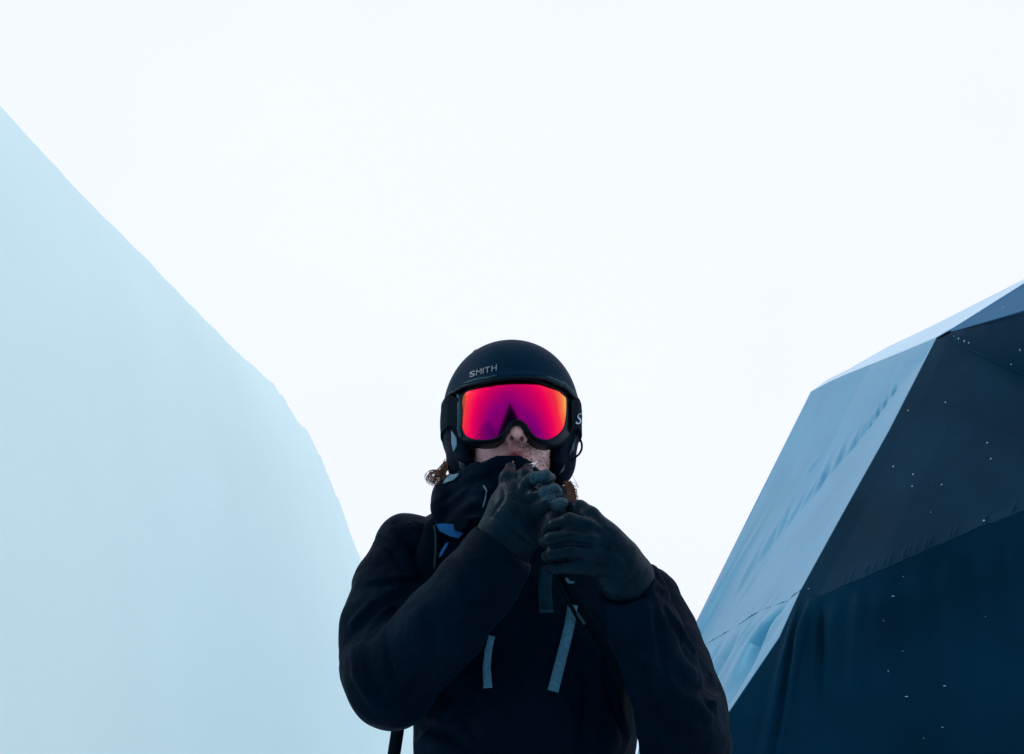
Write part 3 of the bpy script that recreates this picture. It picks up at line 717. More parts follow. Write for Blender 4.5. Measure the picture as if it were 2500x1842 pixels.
SB = sleeve((0.08, 1.62, 0.98), (0.50, 2.30, 1.46),
    [([(1530, 1452, 2.12, 72), (1580, 1468, 2.10, 72), (1612, 1545, 2.07, 80), (1638, 1630, 2.03, 90), (1664, 1725, 1.99, 100), (1672, 1800, 1.96, 104)], 0.03),
     ([(1672, 1812, 1.95, 105), (1648, 1740, 1.91, 98), (1612, 1640, 1.87, 93), (1575, 1545, 1.83, 88), (1550, 1470, 1.80, 82), (1540, 1430, 1.79, 78)], 0.009)],
    [([(1600, 1400), (1640, 1450), (1665, 1500)], 7, .007), ([(1618, 1470), (1650, 1530), (1690, 1590)], 8, .010), ([(1635, 1500), (1668, 1545), (1700, 1600)], 8, -.006),
     ([(1610, 1440), (1640, 1470)], 9, .012), ([(1600, 1480), (1612, 1560), (1625, 1640)], 9, .009), ([(1650, 1540), (1680, 1600), (1715, 1640)], 8, .008), ([(1580, 1480), (1590, 1560), (1600, 1650)], 10, -.005),
     ([(1735, 1650), (1720, 1700), (1745, 1740)], 9, .010), ([(1640, 1620), (1680, 1680), (1740, 1700)], 11, .010), ([(1600, 1660), (1660, 1720), (1720, 1760)], 11, .007), ([(1560, 1600), (1580, 1700), (1620, 1800)], 12, .006),
     ([(1760, 1700), (1740, 1720)], 10, -.008), ([(1520, 1560), (1535, 1640), (1560, 1720)], 9, -.005)])
cuff_cut(SB, 1531, 1425, 1.775, -40, -78, -0.03, 66, 0.03)
sleeveB = SB.mesh('sleeve', M['jacket'], jacket)

# ---- collar and hood bunched round the neck
Clay.FS = 1.0
Cc = Clay((-0.20, 1.78, 1.36), (0.24, 2.34, 1.66), 0.0036)
cb = at(1225, 1290, 2.08); ct = at(1232, 1120, 1.99)
def oval_cone(a, b, ra, rb_, sq):
    ab = b - a; L2 = float(ab @ ab)
    def fn(x, y, z):
        t = np.clip(((x - a[0]) * ab[0] + (y - a[1]) * ab[1] + (z - a[2]) * ab[2]) / L2, -0.1, 1.3)
        return np.sqrt((x - a[0] - t * ab[0]) ** 2 + ((y - a[1] - t * ab[1]) / sq) ** 2 + (z - a[2] - t * ab[2]) ** 2 * 0.0) - (ra + (rb_ - ra) * t)
    return fn
outer = oval_cone(cb, ct, 0.135, 0.100, 1.12); inner = oval_cone(cb, ct, 0.110, 0.088, 1.14)
pl = [hit(bb, 1243, 1119), hit(bb, 1170, 1142), hit(bb, 1330, 1142)]
pc = at(1250, 1118, 1.905); pn = np.array([0.12, -0.42, 1.0]); pn /= np.linalg.norm(pn)
# top edge: high at the mouth, dropping to both sides and behind
def topcut(x, y, z):
    th_ = (x - pc[0]); lim = pc[2] - 0.003 - np.interp(th_, [-.16, -.133, -.11, -.078, -.049, -.014, .0117, .033, .0445, .073, .11], [.05, .022, .016, .012, .009, .001, 0, .007, .018, .030, .045]) + 0.0012 * np.sin(th_ * 160) - 0.30 * np.clip(y - 1.95, 0, 1)
    return lim - z
Cc.put((-0.2, 1.78, 1.36), (0.24, 2.34, 1.66), lambda x, y, z: np.maximum(np.maximum(outer(x, y, z), -inner(x, y, z)), np.maximum(-topcut(x, y, z), (at(1250, 1288, 2.0)[2] - z))))
# bulging fold of the hood on the left and behind
Cc.chain([(1100, 1206, 1.99, 34), (1096, 1235, 2.0, 35), (1112, 1252, 2.0, 34), (1150, 1265, 1.98, 26)], 0.012, k0=0.012)
Cc.chain([(1096, 1206, 2.0, 33), (1098, 1240, 2.0, 33), (1098, 1215, 2.02, 33), (1112, 1200, 2.08, 38), (1160, 1190, 2.18, 44), (1250, 1200, 2.22, 44), (1330, 1205, 2.18, 40), (1365, 1225, 2.08, 34), (1360, 1260, 1.99, 30)], 0.02)
Cc.chain([(1105, 1172, 2.0, 14), (1130, 1160, 1.97, 12), (1165, 1148, 1.94, 9)], 0.010)
for pts, wd, a in (([(1080, 1225), (1120, 1190), (1170, 1172)], 9, .010), ([(1160, 1180), (1200, 1160), (1240, 1145)], 8, .004), ([(1130, 1240), (1160, 1225), (1190, 1230)], 8, -.008),
                   ([(1120, 1265), (1160, 1250), (1200, 1250)], 8, .008), ([(1085, 1255), (1130, 1215), (1150, 1190)], 10, .010), ([(1170, 1200), (1200, 1195), (1215, 1230)], 7, -.006), ([(1195, 1150), (1210, 1180), (1205, 1230)], 5, .005)):
    Cc.stroke(pts, wd, a)
Cc.rumple(0.0012, 60, 5)
collar = Cc.mesh('collar', M['jacket'], jacket)

# ---- gloves
Clay.FS = 1.5
def rib(c, ctr, direction, rpx, n=4, step=5.5, amp=0.0016):
    pass
GA = Clay((-0.12, 1.66, 1.31), (0.14, 1.95, 1.66), 0.0025)
GA.chain([(1200, 1380, 1.86, 60), (1222, 1345, 1.84, 66), (1240, 1305, 1.825, 66), (1262, 1262, 1.81, 64)], 0.02)
GA.chain([(1240, 1290, 1.825, 52), (1240, 1235, 1.815, 38), (1246, 1196, 1.81, 28)], 0.02)
GA.chain([(1290, 1280, 1.815, 46), (1306, 1240, 1.805, 34), (1318, 1218, 1.80, 26)], 0.02)
GA.chain([(1265, 1260, 1.81, 52), (1280, 1205, 1.80, 36)], 0.02)
# index pinching the zip, thumb beside it
GA.chain([(1250, 1200, 1.81, 24), (1240, 1168, 1.81, 20), (1246, 1143, 1.825, 14)], 0.008)
GA.chain([(1275, 1200, 1.81, 24), (1280, 1165, 1.805, 20), (1290, 1144, 1.82, 14)], 0.008)
# bent fingers turned to the right
GA.chain([(1270, 1200, 1.80, 26), (1300, 1170, 1.774, 17), (1332, 1163, 1.770, 15), (1345, 1167, 1.785, 12)], 0.003)
GA.chain([(1285, 1220, 1.79, 26), (1328, 1204, 1.762, 17), (1353, 1196, 1.758, 15), (1362, 1202, 1.775, 12)], 0.003)
GA.chain([(1300, 1245, 1.79, 28), (1345, 1228, 1.755, 19), (1371, 1232, 1.745, 17)], 0.003)
for pts, wd, a in (([(1303, 1195), (1325, 1183), (1352, 1177)], 4.5, .013), ([(1334, 1223), (1350, 1213), (1370, 1206)], 4.5, .013), ([(1338, 1236), (1346, 1252), (1360, 1262)], 5, .010), ([(1225, 1180), (1232, 1215), (1200, 1260)], 4, .003),
                   ([(1262, 1195), (1262, 1165), (1266, 1140)], 4, .006), ([(1330, 1222), (1332, 1245), (1345, 1262)], 4, .006), ([(1205, 1262), (1250, 1290), (1300, 1330)], 4, .0035), ([(1245, 1215), (1275, 1228), (1310, 1232)], 6, .002)):
    GA.stroke(pts, wd, a)
def ribs(c, segs, amp=0.0011):
    for (x0, y0, x1, y1, n_, Lr) in segs:
        dx, dy = x1 - x0, y1 - y0; L = math.hypot(dx, dy); nx_, ny_ = -dy / L, dx / L
        for i in range(n_):
            f = (i + 0.5) / n_; cx, cy = x0 + dx * f, y0 + dy * f
            c.stroke([(cx - nx_ * Lr, cy - ny_ * Lr), (cx, cy), (cx + nx_ * Lr, cy + ny_ * Lr)], 1.9, amp, n=5, taper=False)
ribs(GA, [(1300, 1158, 1348, 1164, 7, 13), (1328, 1188, 1368, 1196, 6, 13), (1352, 1226, 1384, 1234, 4, 13)])
gloveA = GA.mesh('glove', M['leather'], person)
def knit(o, spots):
    o.data.materials.append(M['knit'])
    C_ = np.array([p.center[:] for p in o.data.polygons]) + np.array(o.parent.location)
    qx, qy = proj(C_); mi = np.zeros(len(C_), np.int32)
    for (x0, y0, x1, y1, r_) in spots:
        t = np.clip(((qx - x0) * (x1 - x0) + (qy - y0) * (y1 - y0)) / ((x1 - x0) ** 2 + (y1 - y0) ** 2), 0, 1)
        mi[(np.hypot(qx - x0 - t * (x1 - x0), qy - y0 - t * (y1 - y0)) < r_) & (C_[:, 1] < 1.83)] = 1
    o.data.polygons.foreach_set('material_index', mi)
knit(gloveA, [(1308, 1166, 1345, 1162, 17), (1332, 1204, 1364, 1195, 18), (1366, 1234, 1376, 1233, 22)]); gloveA['label'] = 'black leather glove pinching the collar zip'
GB = Clay((0.03, 1.58, 1.24), (0.27, 1.90, 1.60), 0.0025)
GB.chain([(1566, 1490, 1.83, 56), (1548, 1450, 1.80, 58), (1530, 1410, 1.775, 60), (1500, 1365, 1.75, 54)], 0.02)
GB.chain([(1505, 1360, 1.75, 50), (1478, 1318, 1.735, 36), (1452, 1285, 1.73, 27)], 0.02)
GB.chain([(1500, 1390, 1.755, 52), (1470, 1375, 1.74, 36)], 0.02)
GB.chain([(1470, 1300, 1.74, 32), (1440, 1262, 1.735, 24), (1415, 1243, 1.745, 20), (1398, 1240, 1.76, 18)], 0.008)   # thumb side
FB = [[(1480, 1318, 1.735, 22), (1435, 1284, 1.715, 20), (1390, 1272, 1.705, 19), (1352, 1284, 1.715, 16), (1338, 1296, 1.735, 13)],
      [(1490, 1345, 1.735, 22), (1440, 1317, 1.71, 20), (1390, 1309, 1.70, 19), (1345, 1317, 1.705, 17), (1328, 1325, 1.72, 14)],
      [(1490, 1368, 1.735, 22), (1442, 1350, 1.715, 20), (1392, 1345, 1.70, 19), (1350, 1352, 1.71, 17), (1334, 1360, 1.725, 14)],
      [(1480, 1395, 1.745, 24), (1440, 1386, 1.73, 20), (1395, 1382, 1.72, 19), (1358, 1386, 1.73, 16), (1342, 1390, 1.745, 13)]]
for f in FB: GB.chain(f, 0.004)
for i, (x, y) in enumerate(((1452, 1282), (1462, 1312), (1463, 1344), (1452, 1376))):
    GB.stroke([(x - 20, y - 8), (x, y), (x + 22, y + 12)], 9, -.003)
for pts, wd, a in (([(1345, 1300), (1400, 1291), (1450, 1302), (1490, 1325)], 4, .004), ([(1340, 1335), (1400, 1328), (1455, 1335), (1500, 1352)], 4, .004), ([(1345, 1371), (1400, 1364), (1450, 1368), (1490, 1382)], 4, .004),
                   ([(1495, 1330), (1530, 1370), (1545, 1410)], 6, .002), ([(1450, 1410), (1500, 1420), (1540, 1400)], 7, .003), ([(1500, 1430), (1530, 1425), (1555, 1400)], 6, .004), ([(1440, 1245), (1470, 1285), (1500, 1310)], 4, .003)):
    GB.stroke(pts, wd, a)
ribs(GB, [(1448, 1290, 1478, 1308, 4, 9), (1455, 1318, 1488, 1334, 4, 9), (1452, 1350, 1486, 1364, 4, 9)], 0.0010)
gloveB = GB.mesh('glove', M['leather'], person); gloveB['label'] = 'black leather glove wrapped over the other hand'
# ---- trousers and boots (below the frame, for the shade they cast)
T_ = Clay((-0.32, 1.9, 0.03), (0.36, 2.34, 0.98), 0.011)
T_.ball((0.015, 2.12, 0.90), (0.185, 0.135, 0.14), 0.03)
for sx in (-1, 1):
    k_ = np.array([0.015 + sx * 0.13, 2.06, 0.50]); f_ = np.array([0.015 + sx * 0.15, 2.14, 0.14])
    T_.seg(np.array([0.015 + sx * 0.085, 2.12, 0.88]), k_, 0.11, 0.09, 0.03); T_.seg(k_, f_, 0.09, 0.095, 0.03)
T_.mesh('trousers', M['trousers'], person)
for sx in (-1, 1):
    b_ = Clay((0.015 + sx * 0.15 - .1, 1.88, -0.02), (0.015 + sx * 0.15 + .1, 2.28, 0.26), 0.008)
    f_ = np.array([0.015 + sx * 0.15, 2.14, 0.07]); b_.seg(f_, f_ + [0, 0, 0.12], 0.062, 0.068, 0.02); b_.seg(f_ + [0, 0.02, -.01], f_ + [0, -0.17, -0.025], 0.06, 0.045, 0.02)
    b_.mesh('boot', M['boot'], person)

# ---- hair curls at both sides of the collar
V_ = []; F_q = []
def curl(pts, r_=0.00042, wob=0.0):
    q = resample(np.array(pts, float), 5 * len(pts))
    for _ in range(2): q[1:-1] = (q[:-2] + q[1:-1] * 2 + q[2:]) / 4
    P = np.array([at(*a) for a in q]); a, b = tube_pts(P, r_ * np.linspace(1.2, 0.7, len(P)), 5)
    o_ = len(V_); V_.extend(a); F_q.extend([tuple(i + o_ for i in f) for f in b])
rh = random.Random(9)
def loop(cx, cy, rx, ry, a0, a1, Y, n=9, x0=None):
    p = [(cx + rx * math.cos(R(a0 + (a1 - a0) * i / n)), cy + ry * math.sin(R(a0 + (a1 - a0) * i / n)), Y + 0.004 * i / n) for i in range(n + 1)]
    return ([x0] if x0 else []) + p
for i in range(34):
    cx, cy = 1058 + rh.uniform(-2, 10), 1164 + rh.uniform(-4, 8); k = rh.uniform(0.55, 1.05) if i > 5 else rh.uniform(0.95, 1.12)
    curl(loop(cx, cy, 18 * k, 14 * k, rh.uniform(-70, -30), rh.uniform(-330, -250), 1.98 + rh.uniform(-.015, .02), 12, x0=(1088 + rh.uniform(-3, 4), 1145 + rh.uniform(-8, 8), 2.0)))
for i in range(95):
    x, y = 1090 + rh.uniform(-6, 8), 1128 + rh.uniform(-4, 20)
    ex, ey = 1066 + rh.uniform(-12, 22), 1176 + rh.uniform(-10, 9)
    curl([(x, y, 2.0), ((x + ex) / 2 - rh.uniform(-2, 12), (y + ey) / 2 + rh.uniform(-6, 4), 1.985), (ex, ey, 1.98), (ex + rh.uniform(-3, 12), ey + rh.uniform(-2, 8), 1.985)], 0.00045)
curl([(1090, 1140, 1.99), (1084, 1128, 1.985), (1086, 1120, 1.985), (1092, 1128, 1.985)], .0005)
for i in range(110):
    x, y = 1380 + rh.uniform(-4, 14), 1178 + rh.uniform(-4, 12)
    ex, ey = 1398 + rh.uniform(-14, 13), 1214 + rh.uniform(-8, 14)
    curl([(x, y, 1.97), ((x + ex) / 2 + rh.uniform(-2, 9), (y + ey) / 2 - rh.uniform(0, 6), 1.96), (ex, ey, 1.95), (ex + rh.uniform(-8, 4), ey + rh.uniform(2, 10), 1.95)], 0.00045)
curl([(1378, 1180, 1.97), (1396, 1182, 1.96), (1406, 1186, 1.955), (1411, 1190, 1.95)], .0004)
curl([(1412, 1191, 1.95), (1405, 1175, 1.955), (1397, 1160, 1.96)], .0004)
curl([(1385, 1180, 1.97), (1402, 1178, 1.96), (1409, 1186, 1.955)], .0004)
o = mesh('hair', V_, F_q, M['hair'], person); o['label'] = 'curly brown hair sticking out below the helmet'; o['kind'] = 'stuff'
# hair under the helmet, down the nape
Hc = Clay((-0.12, 1.93, 1.48), (0.14, 2.22, 1.80), 0.006)
Hc.ball(hw((0, 0.022, 0.035)), (0.079, 0.092, 0.103), M3=HM); Hc.ball(hw((0, 0.065, -0.06)), (0.07, 0.05, 0.09), 0.02, M3=HM)
Hc.put(hw((0, -0.1, 0)) - .1, hw((0, -0.1, 0)) + .1, lambda x, y, z: (y - (HC[1] - 0.035)), 0.004, 'cut', pad=0.05)
Hc.mesh('scalp_hair', M['hair'], person)

# ------------------------------------------------------------------ helmet
helmet = empty('ski_helmet', tuple(hw((0, 0.01, 0.05))), 'matt black ski helmet worn by the person, with grey lettering on its brow', 'helmet')
HA, HB, HCz = 0.1328, 0.150, 0.152
hcz = 0.042; hcy = 0.012
def shell_pt(phi, el, off=0.0):
    a, b, c = HA + off, HB + off, HCz + off
    e = 0.93
    ce, se = abs(math.cos(el)) ** e * math.copysign(1, math.cos(el)), abs(math.sin(el)) ** e * math.copysign(1, math.sin(el))
    return np.array([a * ce * math.sin(phi), hcy - b * ce * math.cos(phi), hcz + c * se])
brow_x = [1080, 1086, 1099, 1136, 1216, 1270, 1323, 1376, 1408, 1416]; brow_y = [1000, 984, 964, 943, 925, 921, 924, 945, 976, 990]
_tab = []
for _a in np.linspace(-1.35, 1.35, 55):      # rim height measured against the photo all round the brow
    best = None
    for _e in np.linspace(R(-20), R(45), 160):
        qx, qy = proj(hw(shell_pt(_a, _e)))
        v_ = abs(qy - np.interp(qx, brow_x, brow_y))
        if best is None or v_ < best[0]: best = (v_, _e)
    _tab.append((_a, best[1]))
_tab = [(-math.pi, R(-38)), (-2.5, R(-33)), (-1.9, R(-24))] + _tab + [(1.9, R(-24)), (2.5, R(-33)), (math.pi, R(-38))]
def cut_el(phi):       # elevation of the lower rim, phi = 0 at the brow
    a = (phi + math.pi) % (2 * math.pi) - math.pi
    return float(np.interp(a, [t[0] for t in _tab], [t[1] for t in _tab]))
NP, NE = 144, 40
V = []; 
def brim_flare(phi, f):    # the rim rolls outwards a little over the goggles
    a = abs((phi + math.pi) % (2 * math.pi) - math.pi)
    return 0.0045 * math.exp(-(f / 0.05) ** 2) * math.exp(-(a / 1.2) ** 2)
for i in range(NP):
    phi = 2 * math.pi * i / NP; e0 = cut_el(phi)
    row = [shell_pt(phi, e0 + (math.pi / 2 - e0) * (j / NE), brim_flare(phi, j / NE)) for j in range(NE)]
    inn = [shell_pt(phi, e0) * np.array([q_, q_, 1]) + np.array([0, 0, 0.0015 * j]) for j, q_ in enumerate((0.985, 0.95, 0.90, 0.86))] + [shell_pt(phi, e0 + (math.pi / 2 - e0) * k / 6, -0.022) for k in (1, 2, 3, 4, 5)]
    V.append(inn[::-1] + row)
rl = len(V[0]); VV = [p for r_ in V for p in r_]; top = len(VV); VV += [shell_pt(0, math.pi / 2), shell_pt(0, math.pi / 2, -0.022)]
F = []
for i in range(NP):
    i2 = (i + 1) % NP
    for j in range(rl - 1): F.append((i * rl + j, i2 * rl + j, i2 * rl + j + 1, i * rl + j + 1))
    F.append((i * rl + rl - 1, i2 * rl + rl - 1, top)); F.append((i2 * rl, i * rl, top + 1))
shell = mesh('shell', hw_many(VV), F, M['shell'], helmet)
hb = bvh_of(shell)
# rim moulding that runs along the brow
P = np.array([hw(shell_pt(ph, cut_el(ph) - 0.004, 0.0015)) for ph in np.linspace(-2.9, 2.9, 110)])
V_, F_q = tube_pts(P, 0.0032, 8); mesh('rim', V_, F_q, M['black'], helmet)
# teal brow vents just above the rim, in two stretches
for (a0, a1) in ((-0.80, -0.28), (0.42, 1.02)):
    P = np.array([hw(shell_pt(ph, cut_el(ph) + 0.035, 0.0018)) for ph in np.linspace(a0, a1, 26)])
    V_, F_q = tube_pts(P, 0.0030 * np.sin(np.linspace(0.25, math.pi - 0.25, 26)) ** 0.5, 8); mesh('brow_vent', V_, F_q, M['teal'], helmet)
# dark slots of the top vents, recessed
def vent(phi0, el0, phi1, el1, w_=0.006):
    P = np.array([hw(shell_pt(phi0 + (phi1 - phi0) * t, el0 + (el1 - el0) * t, -0.0046)) for t in np.linspace(0, 1, 14)])
    V_, F_q = tube_pts(P, w_ * np.sin(np.linspace(0.2, math.pi - 0.2, 14)) ** 0.7, 10); mesh('vent', V_, F_q, M['black'], helmet)
for sx in (-1, 1):
    vent(sx * 0.95, R(55), sx * 1.25, R(52)); vent(sx * 1.30, R(26), sx * 1.5, R(24), .005); vent(sx * 2.0, R(50), sx * 2.4, R(50)); vent(sx * 0.45, R(78), sx * 1.2, R(74))
vent(-1.03, R(33), -1.22, R(31), .0035)
# ear covers
def earpad(sx):
    c = Clay(HC + np.array([sx * 0.09 - 0.07, -0.14, -0.16]), HC + np.array([sx * 0.09 + 0.07, 0.14, 0.12]), 0.0032)
    for (p, r_) in ((hl(1248 + sx * 140, 1035, 0.012), (0.019, 0.062, 0.052)), (hl(1248 + sx * 131, 1095, 0.0), (0.021, 0.045, 0.050)), (hl(1248 + sx * 121, 1140, -0.012), (0.022, 0.030, 0.036))):
        c.ball(hw(p), r_, 0.022, M3=HM)
    c.seg(hw(hl(1248 + sx * 122, 1040, -0.05)), hw(hl(1248 + sx * 115, 1120, -0.045)), 0.015, 0.012, 0.012)
    o = c.mesh('ear_pad', M['pad'], helmet); return o
pads = [earpad(-1), earpad(1)]
pb = bvh_of(*pads)
def patch_on(bv, outline, name, mt, parent, lift=0.002, thick=0.0015, sub=True, default_Y=2.0):
    """flat print or cloth piece laid on a surface: outline in photo pixels"""
    q = resample(np.array(outline + outline[:1], float), 41)[:-1]; c = q.mean(0)
    rings = [1.0, 0.75, 0.5, 0.25]; V = []; 
    last = None
    def hp(a):
        nonlocal last
        h_ = hit(bv, a[0], a[1], lift)
        if h_ is None: h_ = at(a[0], a[1], last[1] if last is not None else default_Y)
        last = h_; return h_
    cc = hp(c); last = cc
    for r_ in rings: V += [hp(c + (a - c) * r_) for a in q]
    V.append(cc); n = len(q); F = []
    for k in range(len(rings) - 1):
        for i in range(n): F.append((k * n + i, k * n + (i + 1) % n, (k + 1) * n + (i + 1) % n, (k + 1) * n + i))
    for i in range(n): F.append(((len(rings) - 1) * n + i, (len(rings) - 1) * n + (i + 1) % n, len(V) - 1))
    o = mesh(name, V, F, mt, parent); s_ = o.modifiers.new('thick', 'SOLIDIFY'); s_.thickness = thick; s_.offset = 0
    return o
def c1(x, y): return (1030 + x / 3.755, 800 + y / 3.755)
patch_on(pb, [c1(280, 940), c1(325, 1010), c1(330, 1080), c1(300, 1145), c1(282, 1060)], 'grey_insert', M['reflective2'], helmet)
patch_on(pb, [c1(345, 1225), c1(395, 1250), c1(390, 1310), c1(350, 1290)], 'grey_insert', mat('slate_insert', (0.03, 0.06, 0.09), 0.6), helmet)
patch_on(pb, [c1(1305, 1250), c1(1270, 1320), c1(1260, 1345), c1(1300, 1310)], 'grey_insert', mat('slate_insert', (0.04, 0.075, 0.10), 0.6), helmet)
patch_on(pb, [c1(1400, 1010), c1(1385, 1120), c1(1340, 1180), c1(1370, 1080)], 'grey_insert', mat('navy_insert', (0.02, 0.035, 0.07), 0.6), helmet)
# thin strap loop hanging at the right side
P = [c1(1415, 960), c1(1445, 1010), c1(1468, 1070), c1(1465, 1120), c1(1440, 1165), c1(1400, 1195), c1(1375, 1225)]
q = resample(np.array([(a, b, 1.99) for a, b in P]), 30)
for _ in range(3): q[1:-1] = (q[:-2] + 2 * q[1:-1] + q[2:]) / 4
V_, F_q = tube_pts(np.array([at(*a) for a in q]), 0.0021, 8); mesh('chin_strap', V_, F_q, M['webbing'], helmet)
# lettering: text turned to mesh and laid on the shell
def letters(text, name, bv, o0, ex, ey, height_px, mt, parent, lift, bold=0.02, shear=0.0):
    cu = bpy.data.curves.new(name, 'FONT'); cu.body = text; cu.size = 1.0; cu.offset = bold; cu.resolution_u = 4; cu.shear = shear
    ob = bpy.data.objects.new(name, cu); COL.objects.link(ob)
    me = bpy.data.meshes.new_from_object(ob.evaluated_get(bpy.context.evaluated_depsgraph_get())); COL.objects.unlink(ob); bpy.data.objects.remove(ob)
    co = np.array([v_.co[:] for v_ in me.vertices]); mn, mxx = co.min(0), co.max(0)
    co = (co - mn) / np.maximum(mxx - mn, 1e-6)
    F = [tuple(p.vertices) for p in me.polygons]; V = []
    for a in co:
        px = o0[0] + ex[0] * a[0] + ey[0] * a[1]; py = o0[1] + ex[1] * a[0] + ey[1] * a[1] 
        h_ = hit(bv, px, py, lift); V.append(h_ if h_ is not None else at(px, py, 1.95))
    o = mesh(name, V, F, mt, parent, smooth=False); s_ = o.modifiers.new('thick', 'SOLIDIFY'); s_.thickness = 0.0006; s_.offset = 0
    return o
p0, p1, p2 = c1(440, 463), c1(690, 398), c1(440, 400)
def arc_letters():
    # each letter placed on its own along the slightly curved baseline
    xs_ = [(440, 490, 463, 449), (499, 549, 446, 431), (559, 569, 429, 426), (578, 625, 424, 411), (638, 688, 408, 396)]
    for ch, (xa, xb, ya, yb) in zip('SMITH', xs_):
        a = c1(xa, ya); b = c1(xb, yb); hgt = 53 / 3.755
        letters(ch, 'letter', hb, a, (b[0] - a[0], b[1] - a[1]), (2.5 / 3.755 * 1.0, -hgt), hgt, M['logo'], helmet, 0.0012, 0.0 if ch == 'M' else 0.02)
arc_letters()

# ------------------------------------------------------------------ goggles
gog = empty('ski_goggles', tuple(hw((0, -0.10, 0.0))), 'ski goggles with a red and purple mirrored lens over the person\'s eyes', 'goggles')
RL = 0.118
ZL = float(hl(1258, 985, -0.139)[2])
def lens_y(x, z, off=0.0):
    x = np.clip(x, -RL * 0.97, RL * 0.97)
    z = z - ZL
    return -0.139 + off + (RL - np.sqrt(RL * RL - x * x)) + z ** 2 / (2 * 0.17) + 0.06 * z
def on_lens(px, py, off=0.0):
    d = ray(px, py); o_ = to_head(CAM); dl = HM.T @ d
    lo_, hi_ = 1.5, 2.4                                   # first crossing, marching forward
    ts_ = np.linspace(1.6, 2.25, 1300); P = o_ + ts_[:, None] * dl
    f = P[:, 1] - lens_y(P[:, 0], P[:, 2], off); i = int(np.argmax(f > 0))
    return P[i]
lens_o = [(365, 760), (368, 680), (380, 620), (400, 597), (480, 560), (600, 515), (730, 488), (860, 480), (1000, 487), (1120, 520), (1230, 570), (1300, 610), (1322, 640), (1325, 730), (1318, 830), (1300, 920),
          (1270, 960), (1220, 1000), (1160, 1028), (1100, 1024), (1040, 1000), (1000, 955), (960, 885), (915, 850), (868, 840), (820, 852), (780, 895), (745, 960), (700, 1002), (630, 1028), (540, 1032), (450, 1020), (395, 990), (372, 930), (362, 850)]
fr_o = [(305, 760), (308, 670), (335, 610), (385, 565), (480, 520), (600, 480), (730, 455), (860, 447), (1000, 455), (1130, 480), (1250, 530), (1345, 590), (1395, 640), (1405, 730), (1400, 830), (1385, 930),
        (1345, 1010), (1270, 1055), (1170, 1080), (1080, 1068), (1025, 1035), (975, 985), (945, 930), (915, 895), (870, 880), (830, 893), (800, 930), (775, 985), (715, 1045), (630, 1065), (530, 1058), (430, 1045), (355, 1010), (318, 940), (305, 850)]
def closed(pts, n):
    q = resample(np.array([c1(*p) for p in pts] + [c1(*pts[0])], float), n + 1)[:-1]
    for _ in range(2): q = (np.roll(q, 1, 0) + 2 * q + np.roll(q, -1, 0)) / 4
    return q
def chain_par(pa, pb_, n):     # resample two outlines with matching parameters
    A_ = np.array([c1(*p) for p in pa] + [c1(*pa[0])]); B_ = np.array([c1(*p) for p in pb_] + [c1(*pb_[0])])
    u = np.arange(len(A_)); s_ = np.linspace(0, len(A_) - 1, n + 1)[:-1]
    f = lambda X: np.stack([np.interp(s_, u, X[:, k]) for k in (0, 1)], 1)
    A_, B_ = f(A_), f(B_)
    for _ in range(3): A_ = (np.roll(A_, 1, 0) + 2 * A_ + np.roll(A_, -1, 0)) / 4; B_ = (np.roll(B_, 1, 0) + 2 * B_ + np.roll(B_, -1, 0)) / 4
    return A_, B_
N_ = 140
LO, FO = chain_par(lens_o, fr_o, N_)
Ll = np.array([on_lens(*p) for p in LO]); Fl = np.array([on_lens(*p, 0.004) for p in FO])
cen = np.array([on_lens(*c1(880, 720))])[0]
V = []; NR = 16
for k in range(NR):
    t = 1 - k / NR
    for p in Ll:
        x, z = cen[0] + (p[0] - cen[0]) * t, cen[2] + (p[2] - cen[2]) * t; V.append((x, float(lens_y(x, z)), z))
V.append(tuple([cen[0], float(lens_y(cen[0], cen[2])), cen[2]])); F = []
for k in range(NR - 1):
    for i in range(N_): F.append((k * N_ + i, k * N_ + (i + 1) % N_, (k + 1) * N_ + (i + 1) % N_, (k + 1) * N_ + i))
for i in range(N_): F.append(((NR - 1) * N_ + i, (NR - 1) * N_ + (i + 1) % N_, NR * N_))
lens = mesh('lens', hw_many(V), F, M['lens'], gog); lens['label'] = 'red and purple mirrored lens with orange edges'
# frame: lip round the lens, outer wall going back to the face
rings = []
rings.append(Ll + [0, 0.0035, 0]); rings.append(Ll + [0, -0.0022, 0]); mid = Ll * 0.6 + Fl * 0.4; rings.append(mid + [0, -0.0035, 0])
rings.append(Fl + [0, -0.0005, 0]); rings.append(Fl + [0, 0.006, 0])
bk_ = Fl.copy(); bk_[:, 1] += 0.038; bk_[:, 0] *= 0.97; rings.append(bk_); b2 = bk_.copy(); b2[:, 1] += 0.004; b2[:, 0] *= 0.93; b2[:, 2] = b2[:, 2] * 0.95; rings.append(b2)
V = np.vstack(rings); F = []
for k in range(len(rings) - 1):
    for i in range(N_): F.append((k * N_ + i, (k + 1) * N_ + i, (k + 1) * N_ + (i + 1) % N_, k * N_ + (i + 1) % N_))
fr_ob = mesh('frame', hw_many(V), F, M['black'], gog)
sub = fr_ob.modifiers.new('sub', 'SUBSURF'); sub.levels = sub.render_levels = 1
# teal outrigger pieces at both ends of the frame
for sx, pts in ((-1, [(318, 600), (345, 640), (352, 760), (350, 880), (345, 960), (362, 1010)]), (1, [(1372, 640), (1385, 700), (1385, 800), (1378, 880), (1360, 960)])):
    P = np.array([on_lens(*c1(*p), -0.001 if sx < 0 else 0.001) for p in pts]); P = resample(P, 24)
    V_, F_q = tube_pts(hw_many(P), 0.0055 * (1 if sx < 0 else 0.8) * np.sin(np.linspace(.3, math.pi - .3, 24)) ** .5, 10); mesh('outrigger', V_, F_q, M['teal'] if sx < 0 else M['black'], gog)
